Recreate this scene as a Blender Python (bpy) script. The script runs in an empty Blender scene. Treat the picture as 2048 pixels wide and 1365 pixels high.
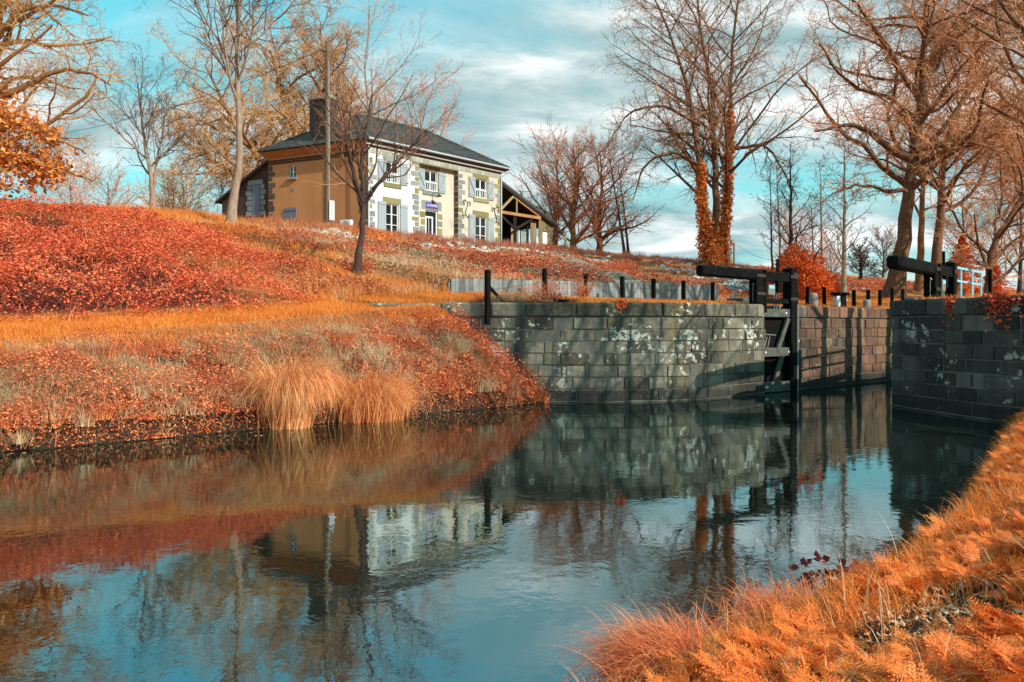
import bpy, math, random
import numpy as np
from mathutils import Vector

SC = bpy.context.scene
COL = SC.collection
rng = np.random.default_rng(7)
random.seed(7)
PI = math.pi
EYE = 2.3            # eye height above the water (water is z = 0)
FPX = 1593.0         # focal length in photo pixels (28 mm lens)
ORI = {}             # world origin of each object

# ------------------------------------------------------------------ basics
def px(x, y, d):
    return np.array([(x - 1024) / FPX * d, d, EYE + (650 - y) / FPX * d])
def uv2(u, v, z=0.0):            # canal axes (along, across) -> world
    return np.array([.745 * u - .667 * v, .667 * u + .745 * v, z])
def to_uv(X, Y):
    return .745 * X + .667 * Y, -.667 * X + .745 * Y

def prop(o, label=None, cat=None, group=None, kind=None):
    if label: o['label'] = label
    if cat: o['category'] = cat
    if group: o['group'] = group
    if kind: o['kind'] = kind
    return o
def thing(name, loc, label, cat, group=None):
    o = bpy.data.objects.new(name, None); COL.objects.link(o)
    o.empty_display_size = .2
    o.location = [float(c) for c in loc]
    ORI[o] = np.array(loc, float)
    return prop(o, label, cat, group)

def mesh_obj(name, V, F, mat, parent=None, smooth=False, uvs=None, origin=None):
    """V (n,3) world coordinates; F list of int arrays (m,k)."""
    V = np.asarray(V, float).reshape(-1, 3)
    if parent is not None: org = ORI[parent]
    elif origin is not None: org = np.array(origin, float)
    else:
        lo, hi = V.min(0), V.max(0)
        org = np.array([(lo[0] + hi[0]) / 2, (lo[1] + hi[1]) / 2, lo[2]])
    me = bpy.data.meshes.new(name)
    me.vertices.add(len(V)); me.vertices.foreach_set('co', (V - org).astype(np.float32).ravel())
    F = [np.asarray(f, np.int32) for f in F if len(f)]
    loops = np.concatenate([f.ravel() for f in F])
    tot = np.concatenate([np.full(len(f), f.shape[1], np.int32) for f in F])
    start = np.concatenate([[0], np.cumsum(tot)[:-1]]).astype(np.int32)
    me.loops.add(len(loops)); me.loops.foreach_set('vertex_index', loops)
    me.polygons.add(len(tot)); me.polygons.foreach_set('loop_start', start); me.polygons.foreach_set('loop_total', tot)
    me.polygons.foreach_set('use_smooth', np.full(len(tot), smooth))
    if uvs is not None:
        l = me.uv_layers.new(name='UVMap'); l.data.foreach_set('uv', np.asarray(uvs, np.float32)[loops].ravel())
    me.update(calc_edges=True); me.validate()
    if mat is not None: me.materials.append(mat)
    o = bpy.data.objects.new(name, me); COL.objects.link(o)
    if parent is not None:
        o.parent = parent; ORI[o] = org
    else:
        o.location = org; ORI[o] = org
    return o

class MB:
    def __init__(s): s.v = []; s.f = {3: [], 4: []}; s.n = 0; s.big = []
    def add(s, V, F):
        V = np.asarray(V, float).reshape(-1, 3); k = s.n
        s.v.append(V); s.n += len(V)
        for f in F:
            f = [i + k for i in f]
            if len(f) in s.f: s.f[len(f)].append(f)
            else: s.big.append(f)
        return s
    def box(s, fr, a0, a1, b0, b1, c0, c1, bev=0.0):
        """box in a frame (O, ex, ey, ez) with optional chamfered edges"""
        O, X, Y, Z = [np.asarray(q, float) for q in fr]
        if a1 < a0: a0, a1 = a1, a0
        if b1 < b0: b0, b1 = b1, b0
        if c1 < c0: c0, c1 = c1, c0
        e = min(bev, (a1 - a0) / 2.2, (b1 - b0) / 2.2, (c1 - c0) / 2.2)
        P = []
        if e <= 0:
            for c in (c0, c1):
                for (a, b) in ((a0, b0), (a1, b0), (a1, b1), (a0, b1)): P.append(O + X * a + Y * b + Z * c)
            return s.add(P, [(3, 2, 1, 0), (4, 5, 6, 7), (0, 1, 5, 4), (1, 2, 6, 5), (2, 3, 7, 6), (3, 0, 4, 7)])
        idx = {}
        A, B, Cc = (a0, a1), (b0, b1), (c0, c1)
        sg = (1, -1)
        for i in (0, 1):
            for j in (0, 1):
                for k in (0, 1):
                    for ax in range(3):
                        co = [A[i] + (0 if ax == 0 else e * sg[i]), B[j] + (0 if ax == 1 else e * sg[j]), Cc[k] + (0 if ax == 2 else e * sg[k])]
                        idx[(i, j, k, ax)] = len(P); P.append(O + X * co[0] + Y * co[1] + Z * co[2])
        F = []
        for i in (0, 1):
            F.append([idx[(i, j, k, 0)] for j, k in ((0, 0), (1, 0), (1, 1), (0, 1))])
            F.append([idx[(j, i, k, 1)] for j, k in ((0, 0), (1, 0), (1, 1), (0, 1))])
            F.append([idx[(j, k, i, 2)] for j, k in ((0, 0), (1, 0), (1, 1), (0, 1))])
        for i in (0, 1):
            for j in (0, 1):
                F.append([idx[(i, j, 0, 0)], idx[(i, j, 1, 0)], idx[(i, j, 1, 1)], idx[(i, j, 0, 1)]])
                F.append([idx[(i, 0, j, 0)], idx[(i, 1, j, 0)], idx[(i, 1, j, 2)], idx[(i, 0, j, 2)]])
                F.append([idx[(0, i, j, 1)], idx[(1, i, j, 1)], idx[(1, i, j, 2)], idx[(0, i, j, 2)]])
                for k in (0, 1): F.append([idx[(i, j, k, 0)], idx[(i, j, k, 1)], idx[(i, j, k, 2)]])
        return s.add(P, F)
    def bar(s, p0, p1, w, h, up=(0, 0, 1), bev=0.0):
        p0 = np.asarray(p0, float); p1 = np.asarray(p1, float)
        d = p1 - p0; L = np.linalg.norm(d); d = d / L
        r = np.cross(d, up)
        if np.linalg.norm(r) < 1e-4: r = np.cross(d, (1, 0, 0))
        r /= np.linalg.norm(r); q = np.cross(r, d)
        return s.box((p0, d, r, q), 0, L, -w / 2, w / 2, -h / 2, h / 2, bev)
    def tube(s, pts, rad, n=8, cap=True):
        pts = np.asarray(pts, float); P = len(pts)
        rad = np.full(P, rad) if np.isscalar(rad) else np.asarray(rad, float)
        T = np.gradient(pts, axis=0); T /= np.linalg.norm(T, axis=1)[:, None] + 1e-9
        ref = np.array([0, 0, 1.]) if abs(T[:, 2]).mean() < .8 else np.array([1., 0, 0])
        A = np.cross(T, ref); A /= np.linalg.norm(A, axis=1)[:, None] + 1e-9; B = np.cross(T, A)
        an = np.arange(n) * 2 * PI / n
        V = pts[:, None] + rad[:, None, None] * (A[:, None] * np.cos(an)[None, :, None] + B[:, None] * np.sin(an)[None, :, None])
        F = [(i * n + j, i * n + (j + 1) % n, (i + 1) * n + (j + 1) % n, (i + 1) * n + j) for i in range(P - 1) for j in range(n)]
        if cap: F += [tuple(range(n))[::-1], tuple((P - 1) * n + j for j in range(n))]
        return s.add(V.reshape(-1, 3), F)
    def prism(s, poly, vec):
        poly = np.asarray(poly, float); n = len(poly)
        return s.add(np.concatenate([poly, poly + np.asarray(vec, float)]),
                     [tuple(range(n))[::-1], tuple(range(n, 2 * n))] + [(i, (i + 1) % n, n + (i + 1) % n, n + i) for i in range(n)])
    def build(s, name, mat, parent=None, smooth=False, origin=None):
        V = np.concatenate(s.v)
        F = [np.array(s.f[k]) for k in (3, 4) if s.f[k]]
        for b in s.big: F.append(np.array([b]))
        return mesh_obj(name, V, F, mat, parent, smooth, origin=origin)
WF = (np.zeros(3), np.array([1., 0, 0]), np.array([0, 1., 0]), np.array([0, 0, 1.]))
def frame(O, ex):
    ex = np.array([ex[0], ex[1], 0.]); ex /= np.linalg.norm(ex)
    return (np.asarray(O, float), ex, np.array([-ex[1], ex[0], 0.]), np.array([0, 0, 1.]))

# value noise on the plane
class VN:
    def __init__(s, seed): s.t = np.random.default_rng(seed).random((256, 256))
    def one(s, x, y):
        xi = np.floor(x).astype(int); yi = np.floor(y).astype(int); fx = x - xi; fy = y - yi
        fx = fx * fx * (3 - 2 * fx); fy = fy * fy * (3 - 2 * fy)
        a = s.t[xi & 255, yi & 255]; b = s.t[(xi + 1) & 255, yi & 255]; c = s.t[xi & 255, (yi + 1) & 255]; d = s.t[(xi + 1) & 255, (yi + 1) & 255]
        return (a * (1 - fx) + b * fx) * (1 - fy) + (c * (1 - fx) + d * fx) * fy
    def __call__(s, x, y, sc=1.0, oc=3):
        x = np.asarray(x, float) * sc + 37.1; y = np.asarray(y, float) * sc + 11.7
        r = 0; a = .5; t = 0
        for _ in range(oc): r = r + a * s.one(x, y); t += a; a *= .5; x = x * 2.03; y = y * 2.03
        return r / t
N1, N2, N3, N4 = VN(1), VN(2), VN(3), VN(4)
def sstep(a, b, x):
    t = np.clip((x - a) / (b - a), 0, 1); return t * t * (3 - 2 * t)

# ------------------------------------------------------------------ materials
def new_mat(name):
    m = bpy.data.materials.new(name); m.use_nodes = True
    nt = m.node_tree; nt.nodes.clear()
    out = nt.nodes.new('ShaderNodeOutputMaterial')
    return m, nt, out
def nd(nt, t, **kw):
    n = nt.nodes.new(t)
    for k, v in kw.items():
        if k in n.inputs: n.inputs[k].default_value = v
        else: setattr(n, k, v)
    return n
def ramp(nt, cols, pos=None, interp='LINEAR'):
    r = nt.nodes.new('ShaderNodeValToRGB'); r.color_ramp.interpolation = interp
    e = r.color_ramp.elements
    n = len(cols); pos = pos or [i / (n - 1) for i in range(n)]
    while len(e) < n: e.new(.5)
    for i in range(n):
        e[i].position = pos[i]; e[i].color = (*cols[i][:3], 1)
    return r
def mixc(nt, fac, a, b, mode='MIX'):
    n = nt.nodes.new('ShaderNodeMix'); n.data_type = 'RGBA'; n.blend_type = mode
    L = nt.links
    for sock, val in ((n.inputs[0], fac), (n.inputs[6], a), (n.inputs[7], b)):
        if hasattr(val, 'is_output'): L.new(val, sock)
        elif isinstance(val, (int, float)): sock.default_value = val
        else: sock.default_value = (*val, 1)
    return n.outputs[2]
def coords(nt, scale=(1, 1, 1)):
    g = nt.nodes.new('ShaderNodeNewGeometry'); mp = nt.nodes.new('ShaderNodeMapping')
    mp.inputs['Scale'].default_value = scale
    nt.links.new(g.outputs['Position'], mp.inputs['Vector']); return mp.outputs['Vector'], g
def noise(nt, vec, scale, detail=4, rough=.55):
    n = nd(nt, 'ShaderNodeTexNoise', Scale=scale, Detail=detail, Roughness=rough)
    nt.links.new(vec, n.inputs['Vector']); return n.outputs['Fac']

def mat_simple(name, cols, scale=3, rough=.7, stretch=(1, 1, 1), bump=.0, spec=.3, metallic=0.0, island=.0, pos=None, bscale=None):
    m, nt, out = new_mat(name); L = nt.links
    vec, g = coords(nt, stretch)
    f = noise(nt, vec, scale, 6, .6)
    if island:
        mth = nd(nt, 'ShaderNodeMix'); mth.inputs[0].default_value = island
        L.new(f, mth.inputs[2]); L.new(g.outputs['Random Per Island'], mth.inputs[3]); f2 = mth.outputs[0]
    else: f2 = f
    r = ramp(nt, cols, pos); L.new(f2, r.inputs[0])
    b = nd(nt, 'ShaderNodeBsdfPrincipled', Roughness=rough, Metallic=metallic); b.inputs['Specular IOR Level'].default_value = spec
    L.new(r.outputs[0], b.inputs['Base Color'])
    if bump:
        bn = noise(nt, vec, bscale or scale * 4, 6, .65)
        bp = nd(nt, 'ShaderNodeBump', Strength=bump, Distance=.03); L.new(bn, bp.inputs['Height']); L.new(bp.outputs[0], b.inputs['Normal'])
    L.new(b.outputs[0], out.inputs[0]); return m

def mat_leaf(name, cols, patch=.45, pscale=.5, rough=.55, trans=.25, pos=None):
    m, nt, out = new_mat(name); L = nt.links
    vec, g = coords(nt)
    f = noise(nt, vec, pscale, 4, .6)
    st = nd(nt, 'ShaderNodeMapRange'); st.inputs[1].default_value = .3; st.inputs[2].default_value = .7
    L.new(f, st.inputs[0])
    mx = nd(nt, 'ShaderNodeMix'); mx.inputs[0].default_value = patch
    L.new(g.outputs['Random Per Island'], mx.inputs[2]); L.new(st.outputs[0], mx.inputs[3])
    r = ramp(nt, cols, pos); L.new(mx.outputs[0], r.inputs[0])
    b = nd(nt, 'ShaderNodeBsdfPrincipled', Roughness=rough); b.inputs['Specular IOR Level'].default_value = .25
    L.new(r.outputs[0], b.inputs['Base Color'])
    t = nd(nt, 'ShaderNodeBsdfTranslucent'); L.new(r.outputs[0], t.inputs['Color'])
    ms = nd(nt, 'ShaderNodeMixShader'); ms.inputs[0].default_value = trans
    L.new(b.outputs[0], ms.inputs[1]); L.new(t.outputs[0], ms.inputs[2]); L.new(ms.outputs[0], out.inputs[0])
    return m

def mat_stone(name, cols, lichen=.5, rust=.3, wet=.5):
    m, nt, out = new_mat(name); L = nt.links
    vec, g = coords(nt)
    big = noise(nt, vec, .45, 4, .6)
    fine = noise(nt, vec, 9, 8, .7)
    mx = nd(nt, 'ShaderNodeMix'); mx.inputs[0].default_value = .5
    L.new(g.outputs['Random Per Island'], mx.inputs[2]); L.new(big, mx.inputs[3])
    mx2 = nd(nt, 'ShaderNodeMix'); mx2.inputs[0].default_value = .4
    L.new(mx.outputs[0], mx2.inputs[2]); L.new(fine, mx2.inputs[3])
    r = ramp(nt, cols); L.new(mx2.outputs[0], r.inputs[0]); c = r.outputs[0]
    sv, _ = coords(nt, (2.6, 2.6, .16))
    stn = noise(nt, sv, 1.0, 5, .65)
    sr = ramp(nt, [(0, 0, 0), (1, 1, 1)], [.54, .70]); L.new(stn, sr.inputs[0])
    mm = nd(nt, 'ShaderNodeMath', operation='MULTIPLY'); mm.inputs[1].default_value = rust; L.new(sr.outputs[0], mm.inputs[0])
    c = mixc(nt, mm.outputs[0], c, (.22, .15, .045))
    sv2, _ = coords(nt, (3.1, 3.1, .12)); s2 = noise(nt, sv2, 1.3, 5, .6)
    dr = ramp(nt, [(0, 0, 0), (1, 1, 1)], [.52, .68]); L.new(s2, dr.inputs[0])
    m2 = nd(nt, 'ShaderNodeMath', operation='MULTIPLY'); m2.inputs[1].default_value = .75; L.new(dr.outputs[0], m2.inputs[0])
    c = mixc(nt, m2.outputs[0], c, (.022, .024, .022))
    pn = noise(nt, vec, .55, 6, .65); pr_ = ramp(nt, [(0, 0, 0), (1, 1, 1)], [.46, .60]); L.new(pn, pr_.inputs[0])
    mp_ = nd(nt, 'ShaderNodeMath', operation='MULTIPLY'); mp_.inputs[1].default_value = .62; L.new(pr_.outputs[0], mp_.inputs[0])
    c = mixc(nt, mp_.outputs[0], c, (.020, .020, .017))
    # lichen blotches
    l1 = noise(nt, vec, 5.5, 4, .6); l2 = noise(nt, vec, .8, 3, .5)
    ad = nd(nt, 'ShaderNodeMath', operation='ADD'); L.new(l1, ad.inputs[0]); L.new(l2, ad.inputs[1])
    lr = ramp(nt, [(0, 0, 0), (1, 1, 1)], [.578, .598]); 
    hf = nd(nt, 'ShaderNodeMath', operation='MULTIPLY'); hf.inputs[1].default_value = .5; L.new(ad.outputs[0], hf.inputs[0]); L.new(hf.outputs[0], lr.inputs[0])
    m3 = nd(nt, 'ShaderNodeMath', operation='MULTIPLY'); m3.inputs[1].default_value = lichen; L.new(lr.outputs[0], m3.inputs[0])
    c = mixc(nt, m3.outputs[0], c, (.46, .44, .37))
    # wet band above the water
    sx = nd(nt, 'ShaderNodeSeparateXYZ'); L.new(g.outputs['Position'], sx.inputs[0])
    wv = nd(nt, 'ShaderNodeMath', operation='MULTIPLY_ADD'); wv.inputs[1].default_value = .8; L.new(big, wv.inputs[0]); L.new(sx.outputs[2], wv.inputs[2])
    wr = ramp(nt, [(1, 1, 1), (0, 0, 0)], [.62, 1.15]); L.new(wv.outputs[0], wr.inputs[0])
    m4 = nd(nt, 'ShaderNodeMath', operation='MULTIPLY'); m4.inputs[1].default_value = wet; L.new(wr.outputs[0], m4.inputs[0])
    c = mixc(nt, m4.outputs[0], c, (.015, .015, .013))
    b = nd(nt, 'ShaderNodeBsdfPrincipled', Roughness=.85); b.inputs['Specular IOR Level'].default_value = .25
    L.new(c, b.inputs['Base Color'])
    bp = nd(nt, 'ShaderNodeBump', Strength=.9, Distance=.045); L.new(noise(nt, vec, 9, 9, .72), bp.inputs['Height']); L.new(bp.outputs[0], b.inputs['Normal'])
    L.new(b.outputs[0], out.inputs[0]); return m

M = {}
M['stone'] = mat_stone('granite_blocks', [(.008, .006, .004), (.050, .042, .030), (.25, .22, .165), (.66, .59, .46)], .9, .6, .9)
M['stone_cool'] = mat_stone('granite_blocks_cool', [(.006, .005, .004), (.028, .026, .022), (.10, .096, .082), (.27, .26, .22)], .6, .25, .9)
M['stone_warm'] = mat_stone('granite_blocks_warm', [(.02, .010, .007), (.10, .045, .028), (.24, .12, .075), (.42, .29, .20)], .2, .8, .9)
M['mortar'] = mat_simple('mortar', [(.03, .027, .022), (.17, .155, .125)], 2.5)
M['black'] = mat_simple('black_paint', [(.002, .002, .002), (.005, .005, .005), (.016, .016, .016)], 5, .75, (1, 1, 1), .3, .06)
M['iron'] = mat_simple('grey_iron', [(.10, .10, .09), (.28, .27, .25)], 14, .5, metallic=.3)
M['worn_iron'] = mat_simple('worn_iron', [(.008, .007, .006), (.04, .028, .02), (.14, .08, .05)], 12, .6)
M['blue'] = mat_simple('blue_paint', [(.10, .30, .36), (.20, .47, .52), (.34, .58, .6)], 6, .5)
M['blue_dark'] = mat_simple('deep_blue_paint', [(.015, .07, .10), (.04, .16, .2)], 6, .5)
M['white_mark'] = mat_simple('white_marks', [(.5, .5, .48), (.7, .7, .68)], 9)
M['plank_grey'] = mat_simple('weathered_planks', [(.06, .06, .06), (.18, .185, .18), (.33, .33, .31)], 2.5, .8, (2, 2, .25), .3, island=.45)
M['post'] = mat_simple('tarred_post', [(.002, .002, .002), (.010, .009, .008)], 8, .8, spec=.06)
M['wire'] = mat_simple('wire', [(.02, .02, .02), (.04, .04, .04)], 4, .5)
M['cable'] = mat_simple('cable', [(.01, .01, .01), (.02, .02, .02)], 4, .5)
M['bollard'] = mat_simple('bollard_granite', [(.10, .09, .08), (.22, .20, .18), (.34, .31, .27)], 7, .85, bump=.4)
M['concrete'] = mat_simple('concrete', [(.14, .13, .10), (.28, .27, .21)], 3, .85, bump=.3)
M['white_wall'] = mat_simple('white_render', [(.36, .32, .30), (.56, .535, .525), (.62, .60, .595)], 1.1, .9, (1, 1, .3), .12, bscale=18)
M['cream_wall'] = mat_simple('cream_render', [(.36, .26, .18), (.48, .41, .335), (.57, .525, .47)], 1.1, .9, (1, 1, .3), .12, bscale=18)
M['ochre_wall'] = mat_simple('ochre_render', [(.34, .125, .045), (.49, .205, .08), (.57, .28, .12)], .9, .9, (1, 1, .35), .12, bscale=18)
M['quoin'] = mat_simple('quoin_stone', [(.07, .08, .075), (.19, .21, .205), (.32, .34, .33)], 9, .9, bump=.5, island=.3)
M['quoin_moss'] = mat_simple('mossy_stone', [(.06, .055, .03), (.16, .14, .05), (.26, .23, .11), (.32, .32, .29)], 9, .9, bump=.5, island=.3)
M['quoin_shade'] = mat_simple('shaded_quoin_stone', [(.035, .03, .026), (.075, .065, .055), (.12, .105, .09)], 8, .9, bump=.5, island=.4)  # darker quoin copy; shade of gable and recess return is in its colour
M['brick_dark'] = mat_simple('dark_brick', [(.02, .012, .010), (.06, .03, .022), (.14, .08, .055)], 9, .9, (1, 1, 2.4), .5)
M['band'] = mat_simple('stone_band', [(.14, .15, .10), (.30, .31, .25), (.42, .42, .36)], 6, .9, bump=.3, island=.5)
M['slate'] = mat_simple('slate', [(.020, .017, .014), (.052, .045, .038), (.105, .093, .08)], 3, .65, (1, 1, 1), .4, island=.55)
M['zinc'] = mat_simple('zinc_gutter', [(.36, .37, .38), (.55, .56, .57)], 5, .4, metallic=.3)
M['soffit'] = mat_simple('soffit_board', [(.05, .03, .02), (.10, .06, .04)], 4)
M['soffit_bounce'] = mat_simple('bounce_lit_soffit', [(.32, .12, .045), (.4, .16, .06)], 4)  # orange of the light reflected under the eaves, put into the colour
M['shutter'] = mat_simple('grey_blue_shutter', [(.22, .25, .27), (.33, .37, .39)], 3, .6, (3, 3, .4))
M['shutter_dark'] = mat_simple('slate_blue_shutter', [(.11, .12, .16), (.16, .17, .22)], 3, .6, (3, 3, .4))
M['joinery'] = mat_simple('white_joinery', [(.62, .64, .64), (.74, .75, .75)], 5, .5)
M['glass'] = mat_simple('dark_glass', [(.006, .008, .010), (.014, .017, .02)], .6, .06, spec=.6)
M['purple'] = mat_simple('violet_plate', [(.075, .045, .22), (.10, .06, .27)], 6, .4)
M['iron_dark'] = mat_simple('wrought_iron', [(.03, .024, .016), (.09, .075, .045)], 14, .5)
M['timber'] = mat_simple('weathered_timber', [(.14, .09, .045), (.3, .21, .11), (.42, .33, .2)], 5, .8, (1, 1, 3), .3)
M['timber_orange'] = mat_simple('orange_timber', [(.24, .11, .04), (.44, .22, .08)], 6, .7, (1, 1, 3))
M['timber_dark'] = mat_simple('dark_timber', [(.006, .005, .004), (.02, .015, .012)], 5, .8)
M['cladding'] = mat_simple('board_cladding', [(.08, .055, .028), (.18, .13, .065), (.28, .22, .12)], 4, .85, (3, 3, .3), .3, island=.4)
M['cladding_red'] = mat_simple('red_brown_boards', [(.14, .055, .025), (.26, .11, .05)], 4, .85, (3, 3, .3), .2)
M['plastic'] = mat_simple('pale_box', [(.55, .57, .58), (.66, .68, .68)], 3, .4)
M['chimney'] = mat_simple('sooty_brick', [(.010, .009, .009), (.03, .025, .022), (.07, .055, .045)], 10, .9, (1, 1, 2.5), .4)
M['pole'] = mat_simple('pole_wood', [(.045, .026, .015), (.12, .075, .045), (.24, .175, .11)], 4, .8, (4, 4, .4), .3)
M['bark_grey'] = mat_simple('grey_bark', [(.10, .065, .045), (.26, .17, .12), (.42, .32, .25)], 4, .9, (1.5, 1.5, .7), .6)
M['bark_brown'] = mat_simple('brown_bark', [(.035, .015, .008), (.14, .060, .028), (.34, .18, .095)], 3, .9, (3, 3, .5), .7)
M['bark_dark'] = mat_simple('dark_bark', [(.02, .010, .008), (.055, .028, .020), (.11, .065, .045)], 4, .9, (2, 2, .6), .6)
M['bark_orange'] = mat_simple('mossy_orange_bark', [(.10, .035, .014), (.24, .10, .035), (.36, .20, .10)], 1.2, .9, (1, 1, 1), .5)
M['twig_rust'] = mat_simple('rust_twigs', [(.25, .08, .03), (.50, .19, .075), (.66, .34, .16)], .8, .8, island=.5)
M['twig_gold'] = mat_simple('gold_twigs', [(.22, .095, .036), (.45, .22, .085), (.62, .38, .19)], .8, .8, island=.5)
M['twig_red'] = mat_simple('red_twigs', [(.28, .075, .035), (.58, .19, .09), (.72, .36, .21)], .8, .8, island=.5)
M['twig_dark'] = mat_simple('dark_twigs', [(.04, .018, .016), (.13, .065, .045), (.28, .16, .11)], .8, .8, island=.5)
M['twig_warm'] = mat_simple('warm_twigs', [(.09, .035, .018), (.28, .12, .058), (.50, .28, .16)], .8, .8, island=.5)
M['twig_pink'] = mat_simple('pink_twigs', [(.42, .18, .14), (.62, .36, .29)], .3, .8, island=.5)
M['bramble'] = mat_leaf('red_bramble_leaves', [(.14, .012, .010), (.52, .05, .026), (.80, .14, .052), (.88, .24, .09), (.88, .38, .20)], .35, .55)
M['bank_leaf'] = mat_leaf('red_orange_leaves', [(.10, .018, .012), (.44, .06, .03), (.74, .17, .06), (.82, .29, .10), (.74, .40, .22)], .32, .8)
M['straw'] = mat_leaf('dry_straw', [(.26, .13, .06), (.60, .36, .19), (.80, .62, .42)], .35, .7)
M['orange_grass'] = mat_leaf('orange_grass_blades', [(.42, .10, .016), (.76, .23, .035), (.84, .35, .07)], .4, .6)
M['slope_leaf'] = mat_leaf('rust_low_plants', [(.14, .02, .014), (.50, .09, .04), (.72, .18, .07), (.76, .36, .17)], .35, .5)
M['litter'] = mat_leaf('brown_leaf_litter', [(.14, .06, .03), (.40, .19, .09), (.58, .33, .18), (.72, .52, .38)], .25, .8, trans=.05)
M['heather'] = mat_leaf('dusty_heather', [(.14, .035, .025), (.42, .13, .08), (.60, .28, .18)], .3, .6)
M['fern'] = mat_leaf('orange_ferny_leaves', [(.30, .035, .008), (.74, .145, .022), (.86, .25, .045), (.90, .36, .12)], .5, 1.6)
M['fore_grass'] = mat_leaf('bright_orange_blades', [(.44, .07, .012), (.84, .21, .03), (.90, .33, .065)], .4, .9, trans=.35)
M['sedge'] = mat_leaf('rust_sedge_blades', [(.40, .05, .02), (.74, .17, .05), (.80, .36, .14)], .2, 1.)
M['sedge_mid'] = mat_leaf('orange_sedge_blades', [(.46, .09, .03), (.80, .27, .08), (.88, .50, .22)], .15, 1.)
M['sedge_pale'] = mat_leaf('straw_sedge_blades', [(.52, .11, .035), (.84, .31, .10), (.92, .58, .28)], .15, 1.)
M['ivy'] = mat_leaf('orange_ivy_leaves', [(.55, .075, .018), (.88, .27, .05), (.92, .46, .14)], .3, .6)
M['ivy_gold'] = mat_leaf('golden_ivy_leaves', [(.40, .09, .02), (.74, .24, .05), (.84, .42, .12)], .3, .6)
M['bush'] = mat_leaf('orange_bush_leaves', [(.38, .045, .01), (.76, .14, .022), (.84, .24, .05)], .35, .6)
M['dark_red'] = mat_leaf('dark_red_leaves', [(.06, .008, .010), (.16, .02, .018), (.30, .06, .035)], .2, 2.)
M['pale_stone'] = mat_simple('pale_stones', [(.30, .26, .22), (.5, .46, .42), (.66, .63, .6)], 6, .9, bump=.5, island=.5)

# ------------------------------------------------------------------ terrain
WL = np.array([(12.5, 22.6), (14.5, 19.7), (16.4, 17.05), (17.6, 15.85), (18.9, 14.95), (20.3, 14.4), (22, 14.2), (24.1, 14.2), (24.15, 14.85), (25.85, 14.85), (25.9, 14.2), (400, 14.2)])
RW_V = np.array([-30, 0, 4, 5.8, 7.1, 8.5, 9.3, 9.75]); RW_U = np.array([20.3, 20.3, 20.6, 21.0, 21.5, 22.3, 22.8, 23.4])
def zpath(u): return np.interp(u, [-60, 0, 8, 16, 34, 46, 80, 250], [1.2, 1.8, 2.3, 2.98, 3.0, 3.7, 4.6, 6])
def vr(u): return np.interp(u, [-200, 0, 3, 6.5, 9.7, 15, 19, 21], [2.6, 2.7, 3.05, 2.95, 3.4, 4.6, 5.5, 5.9])
def terrace(u, v):
    z0 = zpath(u) + np.where(u < 17, .11 * np.clip(v - 19.6, 0, 2.8), .045 * np.clip(v - 15, 0, 7) + .08 * sstep(17, 21, 38 - u) * np.clip(v - 19.6, 0, 2.4) * 0)
    zt = z0 + (7.15 - z0) * np.clip((v - 22) / 16, 0, 1) + .95 * sstep(37.5, 43.5, v)
    w = sstep(16.5, 17.0, u) * (1 - sstep(32.5, 36, u))
    zt = zt + .55 * w * sstep(22.0, 22.3, v) * np.clip(1 - (v - 22.2) / 12, 0, 1)
    lump = (N1(u, v, .5, 4) - .5) * .5 * sstep(22.5, 25, v) * (1 - sstep(40, 44, v))
    return zt + lump + (N2(u, v, 1.4, 2) - .5) * .10
def H(u, v):
    u = np.asarray(u, float); v = np.asarray(v, float)
    wl = np.interp(u, WL[:, 0], WL[:, 1]); wl = np.where(u < 12.5, 99, wl)
    t = v - (16.7 + .25 * (N3(u, v * 0, .5, 3) - .5))
    zp = zpath(u)
    prof = np.clip(.30 * sstep(0, .15, t) + (zp - .35) * np.clip(t / 2.9, 0, 1) ** .9, 0, None) + (N4(u, v, 2.1, 2) - .5) * .30 * sstep(.1, .6, t) * (1 - sstep(1.8, 2.5, t))
    bump = (N1(u, v, .8, 4) - .5) * 1.1 * sstep(.2, 1.0, t) * (1 - sstep(1.5, 2.5, t))
    fade = np.clip((17.9 - u) / 3.2, 0, 1) ** .8
    bank = (prof + bump) * fade - .5 * (1 - fade)
    T = terrace(u, v)
    left = np.where(t < 3.2, np.minimum(bank, np.maximum(T, bank * 0 - 9)), T)
    left = np.where(t < 0, -1.5, left)
    left = np.where((v - wl) > .5, T, np.where(u > 17.0, -1.5, np.where((u > 12.5), np.minimum(left, np.maximum(bank, -1.5)), left)))
    tr = vr(u) - v
    zr = .42 * sstep(0, .3, tr) * .5 + .31 * np.clip(tr, 0, 2.6) + .07 * np.clip(tr - 2.6, 0, 40)
    zr = zr + (N1(u, v, .9, 4) - .5) * .35 * sstep(.1, .8, tr)
    right = np.where(tr > 0, zr, -1.5)
    fu = np.interp(v, RW_V, RW_U)
    land = (u > fu + .5) & (v < 9.25)
    right = np.where(land, 3.0 + .015 * np.clip(8 - v, 0, 30) + (N2(u, v, 1.4, 2) - .5) * .08 + .6 * sstep(40, 70, u), np.where(u > fu, -1.5, right))
    h = np.where(v > 11.5, left, right)
    h = np.where((u > 72) & (v > 9) & (v < 14.8), 4.5, h)
    return h
def Hxy(X, Y):
    u, v = to_uv(X, Y); return H(u, v)

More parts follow.
